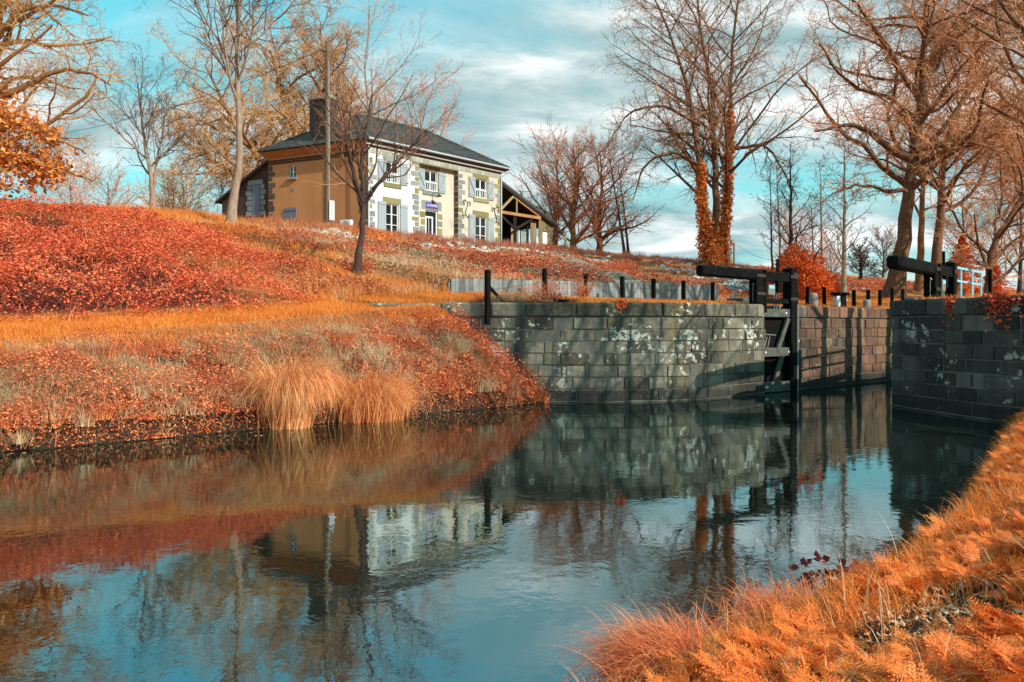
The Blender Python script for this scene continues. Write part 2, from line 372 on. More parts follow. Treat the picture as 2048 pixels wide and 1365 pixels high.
def axis(lo, hi, st, far):
    a = list(np.arange(lo, hi + 1e-6, st)); s = st; x = hi; up = []
    while x < far: s *= 1.35; x += s; up.append(x)
    s = st; x = lo; dn = []
    while x > -far: s *= 1.35; x -= s; dn.append(x)
    return np.array(dn[::-1] + a + up)
U = axis(-24, 74, .25, 1500); Vv = axis(-10, 48, .25, 1500)
UU, VV = np.meshgrid(U, Vv, indexing='ij')
ZZ = H(UU, VV)
P3 = np.stack([.745 * UU - .667 * VV, .667 * UU + .745 * VV, ZZ], -1).reshape(-1, 3)
nu, nv = len(U), len(Vv)
ii = (np.arange(nu - 1)[:, None] * nv + np.arange(nv - 1)[None]).ravel()
gf = np.stack([ii, ii + nv, ii + nv + 1, ii + 1], 1)
def mat_ground():
    m, nt, out = new_mat('ground_soil'); L = nt.links
    vec, g = coords(nt)
    at = nd(nt, 'ShaderNodeAttribute'); at.attribute_name = 'cover'
    n1 = noise(nt, vec, 2.2, 8, .7); n2 = noise(nt, vec, 14, 6, .7)
    ad = nd(nt, 'ShaderNodeMix'); ad.inputs[0].default_value = .5; L.new(n1, ad.inputs[2]); L.new(n2, ad.inputs[3])
    r = ramp(nt, [(.25, .22, .2), (.9, .9, .9), (1.5, 1.45, 1.4)], [.3, .52, .75]); L.new(ad.outputs[0], r.inputs[0])
    c = mixc(nt, 1.0, at.outputs['Color'], r.outputs[0], 'MULTIPLY')
    b = nd(nt, 'ShaderNodeBsdfPrincipled', Roughness=.95); b.inputs['Specular IOR Level'].default_value = .1
    L.new(c, b.inputs['Base Color'])
    bp = nd(nt, 'ShaderNodeBump', Strength=.9, Distance=.08); L.new(ad.outputs[0], bp.inputs['Height']); L.new(bp.outputs[0], b.inputs['Normal'])
    L.new(b.outputs[0], out.inputs[0]); return m
ground = mesh_obj('ground', P3, [gf], mat_ground(), smooth=True, origin=(0, 0, 0))
prop(ground, 'sloping canal banks of orange grass, soil and leaf litter', 'ground', kind='structure')
uf, vf = UU.ravel(), VV.ravel()
cov = np.tile(np.array([.40, .14, .045]), (len(uf), 1))
def paint(mask, col):
    global cov
    k = np.clip(mask, 0, 1)[:, None]; cov = cov * (1 - k) + np.array(col) * k
paint(sstep(16.5, 17.5, vf) * (1 - sstep(19.6, 20.3, vf)) * (uf < 18), (.09, .05, .028))
paint(sstep(19.4, 20.2, vf) * (1 - sstep(21.8, 22.4, vf)) * (uf < 17), (.46, .15, .035))
paint(sstep(14, 15, vf) * (1 - sstep(21.8, 22.2, vf)) * (uf >= 16), (.44, .14, .03))
paint(sstep(22, 23, vf) * (1 - sstep(40, 44, vf)) * sstep(15, 19, uf) * (1 - sstep(30, 38, uf)), (.34, .18, .09))
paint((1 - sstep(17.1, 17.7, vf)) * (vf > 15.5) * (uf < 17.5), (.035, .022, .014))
paint((vf < 6.2) * (uf < 21.0) * 1.0, (.055, .030, .018))
paint(sstep(22.4, 23, vf) * (1 - sstep(34, 38, vf)) * (1 - sstep(9, 11, uf)), (.10, .022, .016))
paint((vf < 9.3) * (uf >= 21.2) * 1.0, (.45, .15, .03))
paint((ZZ.ravel() < -.2) * 1.0, (.03, .03, .025))
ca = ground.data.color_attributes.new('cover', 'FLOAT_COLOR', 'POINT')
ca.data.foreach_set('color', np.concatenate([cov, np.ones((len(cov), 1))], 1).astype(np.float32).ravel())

# water ------------------------------------------------------------
def mat_water():
    m, nt, out = new_mat('canal_water'); L = nt.links
    vec, g = coords(nt)
    w1 = nd(nt, 'ShaderNodeTexNoise', Scale=2.2, Detail=3, Roughness=.5, Distortion=.4)
    w2 = nd(nt, 'ShaderNodeTexNoise', Scale=8.5, Detail=3, Roughness=.55, Distortion=.3)
    L.new(vec, w1.inputs['Vector']); L.new(vec, w2.inputs['Vector'])
    mk = noise(nt, vec, .22, 2, .5)
    mr = nd(nt, 'ShaderNodeMapRange'); mr.inputs[1].default_value = .35; mr.inputs[2].default_value = .65; mr.inputs[3].default_value = .25; mr.inputs[4].default_value = 1.0
    L.new(mk, mr.inputs[0])
    ma = nd(nt, 'ShaderNodeMath', operation='MULTIPLY_ADD'); ma.inputs[1].default_value = .30
    L.new(w2.outputs['Fac'], ma.inputs[0]); L.new(w1.outputs['Fac'], ma.inputs[2])
    bp = nd(nt, 'ShaderNodeBump', Distance=.0075); L.new(ma.outputs[0], bp.inputs['Height'])
    ms = nd(nt, 'ShaderNodeMath', operation='MULTIPLY'); ms.inputs[1].default_value = .55; L.new(mr.outputs[0], ms.inputs[0]); L.new(ms.outputs[0], bp.inputs['Strength'])
    gl = nd(nt, 'ShaderNodeBsdfGlossy', Roughness=.015); gl.inputs['Color'].default_value = (.78, .96, 1, 1)
    df = nd(nt, 'ShaderNodeBsdfDiffuse'); df.inputs['Color'].default_value = (.008, .010, .006, 1)
    L.new(bp.outputs[0], gl.inputs['Normal'])
    fr = nd(nt, 'ShaderNodeFresnel', IOR=1.33); L.new(bp.outputs[0], fr.inputs['Normal'])
    fm = nd(nt, 'ShaderNodeMapRange'); fm.inputs[1].default_value = 0; fm.inputs[2].default_value = .5; fm.inputs[3].default_value = .31; fm.inputs[4].default_value = .58
    L.new(fr.outputs[0], fm.inputs[0])
    mx = nd(nt, 'ShaderNodeMixShader'); L.new(fm.outputs[0], mx.inputs[0]); L.new(df.outputs[0], mx.inputs[1]); L.new(gl.outputs[0], mx.inputs[2])
    L.new(mx.outputs[0], out.inputs[0]); return m
wp = [uv2(-260, 2.0), uv2(72.5, 2.0), uv2(72.5, 24), uv2(-260, 24)]
prop(mesh_obj('water', wp, [np.array([[0, 1, 2, 3]])], mat_water(), origin=(0, 0, 0)), 'still dark canal water with rippled reflections', 'water', kind='structure')

# ------------------------------------------------------------------ lock walls of granite blocks
class Poly:
    def __init__(s, pts):
        s.p = np.array(pts, float); d = np.linalg.norm(np.diff(s.p, axis=0), axis=1)
        s.s = np.concatenate([[0], np.cumsum(d)]); s.L = s.s[-1]
    def at(s, t):
        e = .05
        f = lambda q: np.array([np.interp(q, s.s, s.p[:, 0]), np.interp(q, s.s, s.p[:, 1])])
        a, b = f(max(t - .12, 0)), f(min(t + .12, s.L)); d = (b - a) / np.linalg.norm(b - a)
        return f(t), np.array([d[1], -d[0]])     # normal to the right of travel (uv space)
def smooth_poly(pts, n=6):
    p = np.array(pts, float); t = np.arange(len(p)); tt = np.linspace(0, len(p) - 1, (len(p) - 1) * n + 1)
    out = []
    for q in tt:
        i = min(int(q), len(p) - 2); f = q - i
        p0 = p[max(i - 1, 0)]; p1 = p[i]; p2 = p[i + 1]; p3 = p[min(i + 2, len(p) - 1)]
        out.append(.5 * ((2 * p1) + (p2 - p0) * f + (2 * p0 - 5 * p1 + 4 * p2 - p3) * f * f + (3 * p1 - p0 - 3 * p2 + p3) * f ** 3))
    return np.array(out)
def block_wall(root, poly, courses, mats, s_rng, zcop=2.97, hcop=.45, switch=None, seed=1):
    r = random.Random(seed); pl = Poly(poly)
    mbs = [MB() for _ in mats]; mort = MB(); cop = [MB() for _ in mats]
    def pt(s, off, z):
        p, n = pl.at(s); q = p + n * off; return uv2(q[0], q[1], z)
    def block(mb, s0, s1, z0, z1, proud, ch, depth=None):
        g = .006
        nseg = max(1, int((s1 - s0) / .35))
        ss = np.linspace(s0 + g, s1 - g, nseg + 1)
        rows = []
        rows.append([pt(s, -.03, z0 + g) for s in ss]); rows.append([pt(min(max(s, s0 + g + ch), s1 - g - ch), proud, z0 + g + ch) for s in ss])
        rows.append([pt(min(max(s, s0 + g + ch), s1 - g - ch), proud, z1 - g - ch) for s in ss]); rows.append([pt(s, proud - ch if depth else -.03, z1 - g if not depth else z1) for s in ss])
        if depth: rows.append([pt(s, -depth, z1) for s in ss])
        k = nseg + 1; V = np.array(rows).reshape(-1, 3); F = []
        for a in range(len(rows) - 1):
            for b in range(nseg): F.append((a * k + b, a * k + b + 1, (a + 1) * k + b + 1, (a + 1) * k + b))
        # end caps
        F.append((0, k, 2 * k, 3 * k)); F.append((nseg, 3 * k + nseg, 2 * k + nseg, k + nseg))
        mb.add(V, F)
    z = courses[0]
    for ci in range(len(courses) - 1):
        z0, z1 = courses[ci], courses[ci + 1]; s = s_rng[0] - r.random() * .6
        while s < s_rng[1]:
            w = r.uniform(.5, 1.05); a, b = max(s, s_rng[0]), min(s + w, s_rng[1])
            if b - a > .12: block(mbs[switch(a) if switch else 0], a + r.uniform(0, .008), b - r.uniform(0, .008), z0 + r.uniform(0, .010), z1 - r.uniform(0, .010), r.uniform(-.004, .034) if r.random() > .06 else -.012, r.uniform(.006, .018))
            s += w
    s = s_rng[0]
    while s < s_rng[1]:
        w = r.uniform(1.0, 1.6); b = min(s + w, s_rng[1])
        if b - s > .15: block(cop[switch(s) if switch else 0], s, b, zcop - hcop, zcop + r.uniform(-.012, .012), .05 + r.uniform(0, .015), .05, .95)
        s += w
    n = int((s_rng[1] - s_rng[0]) / .3); ss = np.linspace(*s_rng, n + 1)
    V = [pt(s, -.012, courses[0]) for s in ss] + [pt(s, -.012, zcop - .06) for s in ss] + [pt(s, -.95, zcop - .06) for s in ss] + [pt(s, -.95, courses[0]) for s in ss]
    k = n + 1
    mort.add(V, [(a * k + i, a * k + i + 1, (a + 1) * k + i + 1, (a + 1) * k + i) for a in range(3) for i in range(n)])
    for mb, m in zip(mbs, mats):
        if mb.n: mb.build('stonework', m, root)
    for mb, m in zip(cop, mats):
        if mb.n: mb.build('coping', m, root)
    mort.build('core', M['mortar'], root)
cour = [-1.2, -.7, -.32, .035, .39, .745, 1.1, 1.455, 1.81, 2.165, 2.52]
lp = smooth_poly([(13.2, 21.6), (14.5, 19.7), (16.4, 17.05), (17.6, 15.85), (18.9, 14.95), (20.3, 14.4), (22, 14.2), (23.4, 14.2)])
lp = np.concatenate([lp, [(24.08, 14.2), (24.10, 14.72), (25.92, 14.72), (25.94, 14.2), (27, 14.2), (40, 14.2), (72, 14.2)]])
lw = thing('lock_wall', uv2(18, 15.3, 0), 'long lichen spotted granite lock wall curving out from the left canal bank', 'lock wall')
PL = Poly(lp)
s26 = float(np.interp(26.0, [PL.at(s)[0][0] for s in np.linspace(0, PL.L, 200)], np.linspace(0, PL.L, 200)))
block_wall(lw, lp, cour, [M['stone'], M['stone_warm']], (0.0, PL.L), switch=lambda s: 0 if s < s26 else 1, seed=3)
rp = smooth_poly([(72, 9.75), (40, 9.75), (26, 9.75), (23.45, 9.75), (22.8, 9.3), (22.3, 8.5), (21.5, 7.1), (21.0, 5.8), (20.6, 4.0), (20.35, 1.5), (20.3, -8)])
rp[:, 0] = np.clip(rp[:, 0], 20.2, None)
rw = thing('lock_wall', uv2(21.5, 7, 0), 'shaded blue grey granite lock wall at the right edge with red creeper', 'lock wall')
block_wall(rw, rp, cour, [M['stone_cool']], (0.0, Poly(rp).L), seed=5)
for o in list(rw.children):
    pass

# ------------------------------------------------------------------ scatter helpers
def leaves(P, size, up=.3, seed=0, asp=.62, jit=.35, fold=.25):
    r = np.random.default_rng(seed); n = len(P)
    d = r.normal(size=(n, 3)); d /= np.linalg.norm(d, axis=1)[:, None]
    nn = r.normal(size=(n, 3)); nn[:, 2] = np.abs(nn[:, 2]) + up * 3; nn /= np.linalg.norm(nn, axis=1)[:, None]
    d -= nn * (d * nn).sum(1)[:, None]; d /= np.linalg.norm(d, axis=1)[:, None] + 1e-9
    w = np.cross(nn, d); s = (size * (1 + jit * r.normal(size=n)).clip(.4, 2))[:, None]
    V = np.stack([P - d * s * .5, P + w * s * asp * .5 - nn * s * fold * .5 + d * s * .05, P + d * s * .5 - nn * s * .08, P - w * s * asp * .5 - nn * s * fold * .5 + d * s * .05], 1).reshape(-1, 3)
    k = np.arange(n)[:, None] * 4
    F = np.concatenate([k + np.array([[0, 2, 1]]), k + np.array([[0, 3, 2]])])
    return V, F
def blades(P, h, w, lean, seed=0, seg=3, dirs=None, curl=1.0, hj=.35, lj=None, ex=None):
    r = np.random.default_rng(seed); n = len(P)
    hh = h * (1 + hj * r.normal(size=n)).clip(.3, 2.2)
    a = r.random(n) * 2 * PI if dirs is None else dirs
    D = np.stack([np.cos(a), np.sin(a), 0 * a], 1); W = np.stack([-np.sin(a + r.normal(size=n) * .6), np.cos(a + r.normal(size=n) * .6), 0 * a], 1)
    ln = lean * (.4 + r.random(n) * 1.0) if lj is None else lean * (1 - lj + 2 * lj * r.random(n))
    exn = np.full(n, 1.3) if ex is None else r.uniform(*ex, n)
    t = np.linspace(0, 1, seg + 1)
    ang = ln[:, None] * ((.25 if ex is None else .1) + curl * t[None] ** exn[:, None])                   # angle from vertical along the blade
    dx = np.sin(ang); dz = np.cos(ang); st = hh[:, None] / seg
    cx = np.concatenate([np.zeros((n, 1)), np.cumsum(dx[:, :-1] * st, 1)], 1); cz = np.concatenate([np.zeros((n, 1)), np.cumsum(dz[:, :-1] * st, 1)], 1)
    C = P[:, None] + D[:, None] * cx[..., None] + np.array([0, 0, 1.]) * cz[..., None]
    ww = (w * (1 - t * .85))[None, :, None] * (.7 + .6 * r.random(n))[:, None, None]
    V = np.stack([C - W[:, None] * ww / 2, C + W[:, None] * ww / 2], 2).reshape(-1, 3)
    k = np.arange(n)[:, None, None] * (2 * (seg + 1)); j = np.arange(seg)[None, :, None] * 2
    F = (k + j + np.array([[[0, 1, 3, 2]]])).reshape(-1, 4)
    return V, F
def pts_uv(n, u0, u1, v0, v1, dens=None, seed=0):
    r = np.random.default_rng(seed); u = r.uniform(u0, u1, n); v = r.uniform(v0, v1, n)
    if dens is not None:
        k = r.random(n) < dens(u, v); u, v = u[k], v[k]
    z = H(u, v); k = z > -.05
    u, v, z = u[k], v[k], z[k]
    return np.stack([.745 * u - .667 * v, .667 * u + .745 * v, z], 1), u, v
class Stuff:
    def __init__(s): s.V = []; s.T = []; s.Q = []; s.n = 0
    def add(s, VF):
        V, F = VF; (s.T if F.shape[1] == 3 else s.Q).append(F + s.n); s.V.append(V); s.n += len(V)
    def build(s, name, mat, label=None, cat=None, parent=None, kind='stuff'):
        F = [np.concatenate(q) for q in (s.T, s.Q) if q]
        o = mesh_obj(name, np.concatenate(s.V), F, mat, parent)
        if parent is None: prop(o, label, cat, kind=kind)
        return o
def up(P, dz):
    Q = P.copy(); Q[:, 2] += dz; return Q

# bramble thicket on the left slope
def bram_h(u, v):
    edge = (1 - .25 * sstep(27, 34, v)) * sstep(21.0, 22.3, v) * (1 - sstep(34, 38, v)) * (1 - sstep(10.0 + (N3(v, v * 0, .4) - .5) * 5 + (v - 22) * .12, 12.0 + (N3(v, v * 0, .4) - .5) * 5 + (v - 22) * .12, u))
    return edge * np.clip(.15 + 2.0 * np.clip(N4(u, v, .40, 3) - .25, 0, 1) + 1.3 * (N2(u, v, .95, 3) - .45), .08, 2.4)
r_ = np.random.default_rng(21)
P, u, v = pts_uv(430000, -12, 16, 20.9, 38, lambda u, v: np.clip(bram_h(u, v) * 3, 0, 1) * (.35 + .65 * sstep(-9, -2, u)) * (.22 + .78 * sstep(.40, .54, N3(u, v, 1.5, 3))), 22)
bh = bram_h(u, v); P[:, 2] += bh * (1 - r_.random(len(P)) ** 2.2 * .6) + .02
P[:, :2] += r_.normal(size=(len(P), 2)) * .1
S = Stuff(); S.add(leaves(P, .058, .25, 1, .6, .5)); S.build('bramble_undergrowth', M['bramble'], 'dense red bramble thicket covering the left slope', 'brambles')
# dark twiggy canes inside the thicket
P, u, v = pts_uv(3500, -12, 16, 21.2, 38, lambda u, v: np.clip(bram_h(u, v) * 2, 0, 1), 23)
S = Stuff(); S.add(blades(P, 1.1, .012, 2.0, 5, 5)); S.build('bramble_canes', M['twig_red'], 'thin dry canes arching among the red brambles', 'brambles')

# left bank: leaves, straw and low plants
den = lambda u, v: .10 + .90 * np.maximum(sstep(.42, .56, N2(u, v, .9, 3)), 1 - sstep(17.3, 17.8, v))
P, u, v = pts_uv(340000, -5, 17.3, 16.4, 19.9, den, 31)
P[:, 2] = np.maximum(P[:, 2], .02) + r_.random(len(P)) ** 2 * .5 * sstep(.32, .62, N3(u, v, 1.1, 3)) * (1 - .85 * sstep(18.4, 19.3, v)) + .015
S = Stuff(); S.add(leaves(P, .042, .2, 2, .55, .6)); S.build('bank_leaves', M['bank_leaf'], 'red and orange leafy ground cover on the left bank', 'ground cover')
den2 = lambda u, v: np.maximum(sstep(.44, .56, N4(u, v, .6, 3)), .7 * (1 - sstep(.40, .50, N2(u, v, .9, 3)))) * sstep(17.0, 17.5, v)
P, u, v = pts_uv(120000, -4, 17.0, 16.8, 19.6, den2, 32)
S = Stuff(); S.add(blades(up(P, .02), .30 * (1 - .6 * sstep(18.4, 19.4, v)), .010, 2.4, 3)); P, u, v = pts_uv(26000, -4, 17.0, 16.7, 19.6, None, 30); S.add(blades(up(P, .02), .38 * (1 - .7 * sstep(18.4, 19.4, v)), .007, 2.3, 30, 5))
S.build('dry_grass', M['straw'], 'tangled straw coloured dry grass on the left bank', 'grass')
r3 = np.random.default_rng(77)
S = Stuff(); S2 = Stuff(); S3 = Stuff()
for k in range(430):
    u = r3.uniform(-3, 16.2); v = 16.8 + 2.2 * r3.random() ** 1.2; c = uv2(u, v, float(H(u, v)))
    kind = r3.random()
    if kind < .45:
        n = 260; R0 = r3.uniform(.12, .42); d = r3.normal(size=(n, 3)); d /= np.linalg.norm(d, axis=1)[:, None]; d[:, 2] = np.abs(d[:, 2]) * .8
        S.add(leaves(c + d * R0 * (r3.random((n, 1)) ** .4), .05, .3, 800 + k, .62, .5))
    elif kind < .8:
        n = 130; q = r3.normal(size=(n, 3)) * [.10, .10, 0]; S2.add(blades(c + q, r3.uniform(.3, .6), .009, 2.0, 800 + k, 6, np.arctan2(q[:, 1], q[:, 0]), 1.2, .25, .3, (.7, 2)))
    else:
        n = 130; q = r3.normal(size=(n, 3)) * [.10, .10, 0]; S3.add(blades(c + q, r3.uniform(.25, .5), .010, 1.9, 800 + k, 6, np.arctan2(q[:, 1], q[:, 0]), 1.2, .25, .3, (.7, 2)))
S.build('leafy_clumps', M['bank_leaf'], 'small bright orange leafy clumps dotted over the left bank', 'ground cover')
S2.build('straw_tufts', M['straw'], 'bent straw tufts scattered over the left bank', 'grass')
S3.build('rust_tufts', M['sedge'], 'rust red grass tufts scattered over the left bank', 'grass')
S = Stuff(); mbc = MB()
for k in range(420):
    u = r3.uniform(-8, 12); v = r3.uniform(22.6, 35)
    b = float(bram_h(u, v))
    if b < .25: continue
    p = uv2(u, v, float(H(u, v)) + b * .75); a = r3.random() * 6.28; d = np.array([math.cos(a) * .5, math.sin(a) * .5, .9]); L0 = r3.uniform(.6, 1.3); pts = [p]
    for i in range(7): d = d + np.array([math.cos(a) * .15, math.sin(a) * .15, -.30]) + r3.normal(size=3) * .08; d /= np.linalg.norm(d); pts.append(pts[-1] + d * L0 / 7)
    mbc.tube(pts, np.linspace(.009, .003, 8), 3, False)
    Q = np.concatenate([np.array(pts[2:])] * 7); S.add(leaves(Q + r3.normal(size=Q.shape) * .05, .075, .2, 1300 + k, .62, .4))
S.build('bramble_sprays', M['bramble'], 'leafy red bramble sprays arching out of the thicket', 'brambles')
o = mbc.build('bramble_stems', M['twig_red']); prop(o, 'arching stems carrying the red bramble sprays', 'brambles', kind='stuff')
P, u, v = pts_uv(16000, -5, 17.2, 16.4, 17.5, None, 84); P[:, 2] = np.maximum(P[:, 2], .0) + r3.random(len(P)) ** 2 * .22
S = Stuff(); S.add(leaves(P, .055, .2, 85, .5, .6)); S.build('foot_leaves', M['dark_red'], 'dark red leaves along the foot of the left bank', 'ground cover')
P, u, v = pts_uv(5000, -5, 17.0, 16.45, 17.2, lambda u, v: N2(u, v, 1.3, 2) > .5, 86); S = Stuff(); S.add(blades(P, .30, .008, 1.9, 87, 5)); S.build('edge_grass', M['sedge_mid'], 'thin rust grass hanging over the left water edge', 'grass')
S = Stuff(); q_ = r3.uniform(0, 1, (260, 2)); uu_ = -4 + 20 * q_[:, 0]; vv_ = 16.55 - 1.1 * q_[:, 1] ** 2.2
P = np.stack([.745 * uu_ - .667 * vv_, .667 * uu_ + .745 * vv_, np.full(260, .006)], 1); V_, F_ = leaves(P, .06, 50, 88, .7, .4, .0); S.add((V_, F_)); S.build('floating_leaves', M['litter'], 'fallen leaves floating on the water along the left bank', 'leaf litter')
# grass of towpath, lock side and slope strip
S = Stuff()
P, u, v = pts_uv(150000, -5, 18, 19.0, 22.3, None, 33); S.add(blades(P, .09 + .09 * N2(P[:, 0], P[:, 1], 1.2, 3), .010, .9, 4))
P, u, v = pts_uv(95000, 16, 44, 14.7, 22.0, lambda u, v: (u < 31) * .75 + .35, 34); S.add(blades(P, .075, .012, .8, 5))
P, u, v = pts_uv(70000, 9, 22, 22.3, 42, lambda u, v: sstep(10.5, 12.5, u) * (1 - sstep(14.5, 18.5, u - (v - 22) * .15)) * sstep(.34, .55, N2(u, v, .4, 3)), 35); S.add(blades(P, .30, .014, 1.1, 6))
P, u, v = pts_uv(30000, 10, 30, 36, 44, lambda u, v: sstep(.3, .6, N2(u, v, .5, 3)) * (u < 27), 36); S.add(blades(P, .32, .018, 1.0, 7))
P, u, v = pts_uv(40000, 20.5, 40, -6, 9.3, None, 37); S.add(blades(P, .10, .011, .9, 8))
S.build('orange_grass', M['orange_grass'], 'short orange grass of the towpath and lock sides', 'grass')
S = Stuff()
P, u, v = pts_uv(50000, 9, 24, 22.5, 40, lambda u, v: sstep(11, 13, u) * (1 - sstep(18, 23, u)) * sstep(.45, .62, N3(u, v, .5, 3)), 38); S.add(blades(P, .26, .013, 1.3, 9))
P, u, v = pts_uv(30000, 17, 60, 23, 44, lambda u, v: sstep(.5, .65, N3(u, v, .6, 3)), 39); S.add(blades(P, .22, .016, 1.2, 10))
S.build('pale_grass', M['straw'], 'pale dead grass tufts across the slope below the house', 'grass')
# slope below the house
S = Stuff()
P, u, v = pts_uv(90000, 14, 40, 22.2, 40, lambda u, v: sstep(15, 19, u), 41); P[:, 2] += .02; S.add(leaves(P, .10, .9, 11))
S.build('leaf_litter', M['litter'], 'brown leaf litter covering the slope below the house', 'leaf litter')
S = Stuff()
dl = lambda u, v: sstep(.40, .56, N4(u, v, .42, 4)) * (sstep(18, 24, u + (v - 30) * -.2) * .9 + .05) * sstep(22.7, 24, v)
P, u, v = pts_uv(260000, 17, 75, 22.2, 40, dl, 42)
P[:, 2] += r_.random(len(P)) ** 1.5 * .42 * sstep(.40, .7, N4(u, v, .42, 4)) + .02
S.add(leaves(P, .10, .3, 12))
P, u, v = pts_uv(60000, 9, 20, 22.2, 36, lambda u, v: sstep(11, 13, u) * sstep(.5, .62, N4(u, v, .5, 3)), 43)
P[:, 2] += r_.random(len(P)) * .3; S.add(leaves(P, .085, .3, 13))
S.build('low_shrub_cover', M['slope_leaf'], 'rust red low plants spread over the slope behind the plank wall', 'ground cover')
S = Stuff()
for k in range(420):
    u = r_.uniform(17, 62); v = r_.uniform(37.2, 41.8)
    if u > 44: v = r_.uniform(36, 40)
    h = r_.uniform(.2, .42); c = uv2(u, v, float(H(u, v)))
    n = 70; q = r_.normal(size=(n, 3)) * np.array([.25, .25, .0]); a = np.arctan2(q[:, 1], q[:, 0])
    S.add(blades(c + q * .5, h, .022, .9, 100 + k, 3, a, .6))
S.build('heather_shrubbery', M['heather'], 'band of dusty red heathery shrubs along the crest before the house', 'shrubbery')
# pale rubble on the slope
def rock(c, s, seed, n1=6, n2=4):
    r = np.random.default_rng(seed); V = []; F = []
    for i in range(n2 + 1):
        th = PI * i / n2
        for j in range(n1):
            ph = 2 * PI * j / n1; rr = s * (1 + .35 * r.normal())
            V.append(np.array(c) + rr * np.array([math.sin(th) * math.cos(ph), math.sin(th) * math.sin(ph) * .8, math.cos(th) * .55]))
    for i in range(n2):
        for j in range(n1): F.append((i * n1 + j, i * n1 + (j + 1) % n1, (i + 1) * n1 + (j + 1) % n1, (i + 1) * n1 + j))
    return np.array(V), np.array(F)
S = Stuff()
P, u, v = pts_uv(9000, 19, 60, 24, 40, lambda u, v: np.maximum(sstep(.52, .62, N1(u + 50, v, .35, 3)) * sstep(34, 36.5, v), sstep(.5, .62, N1(u, v + 9, .3, 3)) * sstep(26, 34, u) * .7), 51)
for k, p in enumerate(P): S.add(rock(p + [0, 0, .04], r_.uniform(.07, .2), 500 + k, 5, 3))
S.build('rubble', M['pale_stone'], 'pale broken stones scattered over the slope', 'rubble')

# ------------------------------------------------------------------ right bank in the foreground
def frond(seed):
    r = np.random.default_rng(seed); V = []; F = []
    def leafq(p, d, n, L, w):
        s = np.cross(n, d); k = len(V)
        V.extend([p, p + d * L * .45 + s * w, p + d * L, p + d * L * .45 - s * w]); F.append((k, k + 1, k + 2, k + 3))
    N = 11
    for i in range(N):
        t = .22 + .78 * i / (N - 1); c = np.array([t, 0, .30 * t - .38 * t * t]); 
        tn = np.array([1, 0, .30 - .76 * t]); tn /= np.linalg.norm(tn)
        Lp = (.40 * (1 - t) ** .85 + .03) * r.uniform(.8, 1.12)
        for sd in (-1, 1):
            d = np.array([.55, sd * .85, .0]) + tn * .1 + np.array([0, 0, r.normal() * .12 - .05]); d /= np.linalg.norm(d)
            nn = np.array([0, 0, 1.]) + r.normal(size=3) * .15; nn -= d * (nn @ d); nn /= np.linalg.norm(nn)
            m = 5
            for j in range(m):
                q = (j + .4) / m; pp = c + d * Lp * q; lw = Lp * .36 * (1 - q * .65)
                for s2 in (-1, 1):
                    sv = np.cross(nn, d) * s2; dd = d * .75 + sv * .8; dd /= np.linalg.norm(dd)
                    leafq(pp, dd, nn, lw, lw * .24)
            leafq(c + d * Lp * .8, d, nn, Lp * .3, Lp * .09)
    k = len(V); 
    for i in range(5):
        t = i / 4; V.extend([np.array([t, -.008 * (1 - t * .8), .30 * t - .38 * t * t - .004]), np.array([t, .008 * (1 - t * .8), .30 * t - .38 * t * t - .004])])
    for i in range(4): F.append((k + 2 * i, k + 2 * i + 1, k + 2 * i + 3, k + 2 * i + 2))
    return np.array(V), np.array(F)
FR = [frond(s) for s in range(6)]
def rosette(S, c, L, n, seed):
    r = np.random.default_rng(seed)
    for i in range(n):
        V, F = FR[r.integers(6)]; a = r.random() * 2 * PI; e = r.uniform(.02, .75); s = L * r.uniform(.55, 1.35)
        ro = r.normal() * .5
        X = V.copy() * s
        y, z = X[:, 1] * math.cos(ro) - X[:, 2] * math.sin(ro), X[:, 1] * math.sin(ro) + X[:, 2] * math.cos(ro)
        x2, z2 = X[:, 0] * math.cos(e) - z * math.sin(e), X[:, 0] * math.sin(e) + z * math.cos(e)
        W = np.stack([x2 * math.cos(a) - y * math.sin(a), x2 * math.sin(a) + y * math.cos(a), z2], 1) + c
        S.add((W, F))
S = Stuff(); r_ = np.random.default_rng(61); cnt = 0
while cnt < 1500:
    u = r_.uniform(1.5, 20.3); tr = r_.uniform(.15, 4.5); v = float(vr(u)) - tr
    X, Y, _ = uv2(u, v)
    if Y < 2.6 or X / Y > .75: continue
    if float(N2(u, v, .9, 3)) < .36: continue
    if (X - 1.05) ** 2 + (Y - 5.0) ** 2 < .3 or (X - 1.85) ** 2 + (Y - 5.65) ** 2 < .2: continue
    if tr < .5 and r_.random() < .5: continue
    rosette(S, np.array([X, Y, float(H(u, v)) + .05]), r_.uniform(.10, .23), r_.integers(5, 9), 700 + cnt); cnt += 1
S.build('ferny_foliage', M['fern'], 'bright orange feathery leaved plants covering the near right bank', 'ground cover')
S = Stuff()
def near(n, seed, th, tmin=.05, tmax=5.0):
    r = np.random.default_rng(seed); u = r.uniform(1, 21, n); tr = r.uniform(tmin, tmax, n); v = vr(u) - tr
    X = .745 * u - .667 * v; Y = .667 * u + .745 * v
    k = (Y > 2.2) & (X / Y < .8) & (N3(u, v, .8, 3) > th) & (v < 6)
    u, v, X, Y = u[k], v[k], X[k], Y[k]; return np.stack([X, Y, H(u, v)], 1), u, v
P, u, v = near(80000, 62, .42); S.add(blades(P, .12, .006, 1.9, 63, 4))
P, u, v = near(30000, 64, .36, .03, .9); S.add(blades(P, .20, .007, 2.0, 65, 4))
S.build('bank_grass', M['fore_grass'], 'orange grass tufts along the near right bank', 'grass')
S = Stuff(); P, u, v = near(4500, 66, .5); S.add(blades(P, .24, .006, 1.5, 67, 4))
P, u, v = near(2600, 76, .3); S.add(blades(P, .34, .005, 1.9, 78, 6))
S.build('straw_grass', M['straw'], 'thin dry straw stems among the orange plants', 'grass')
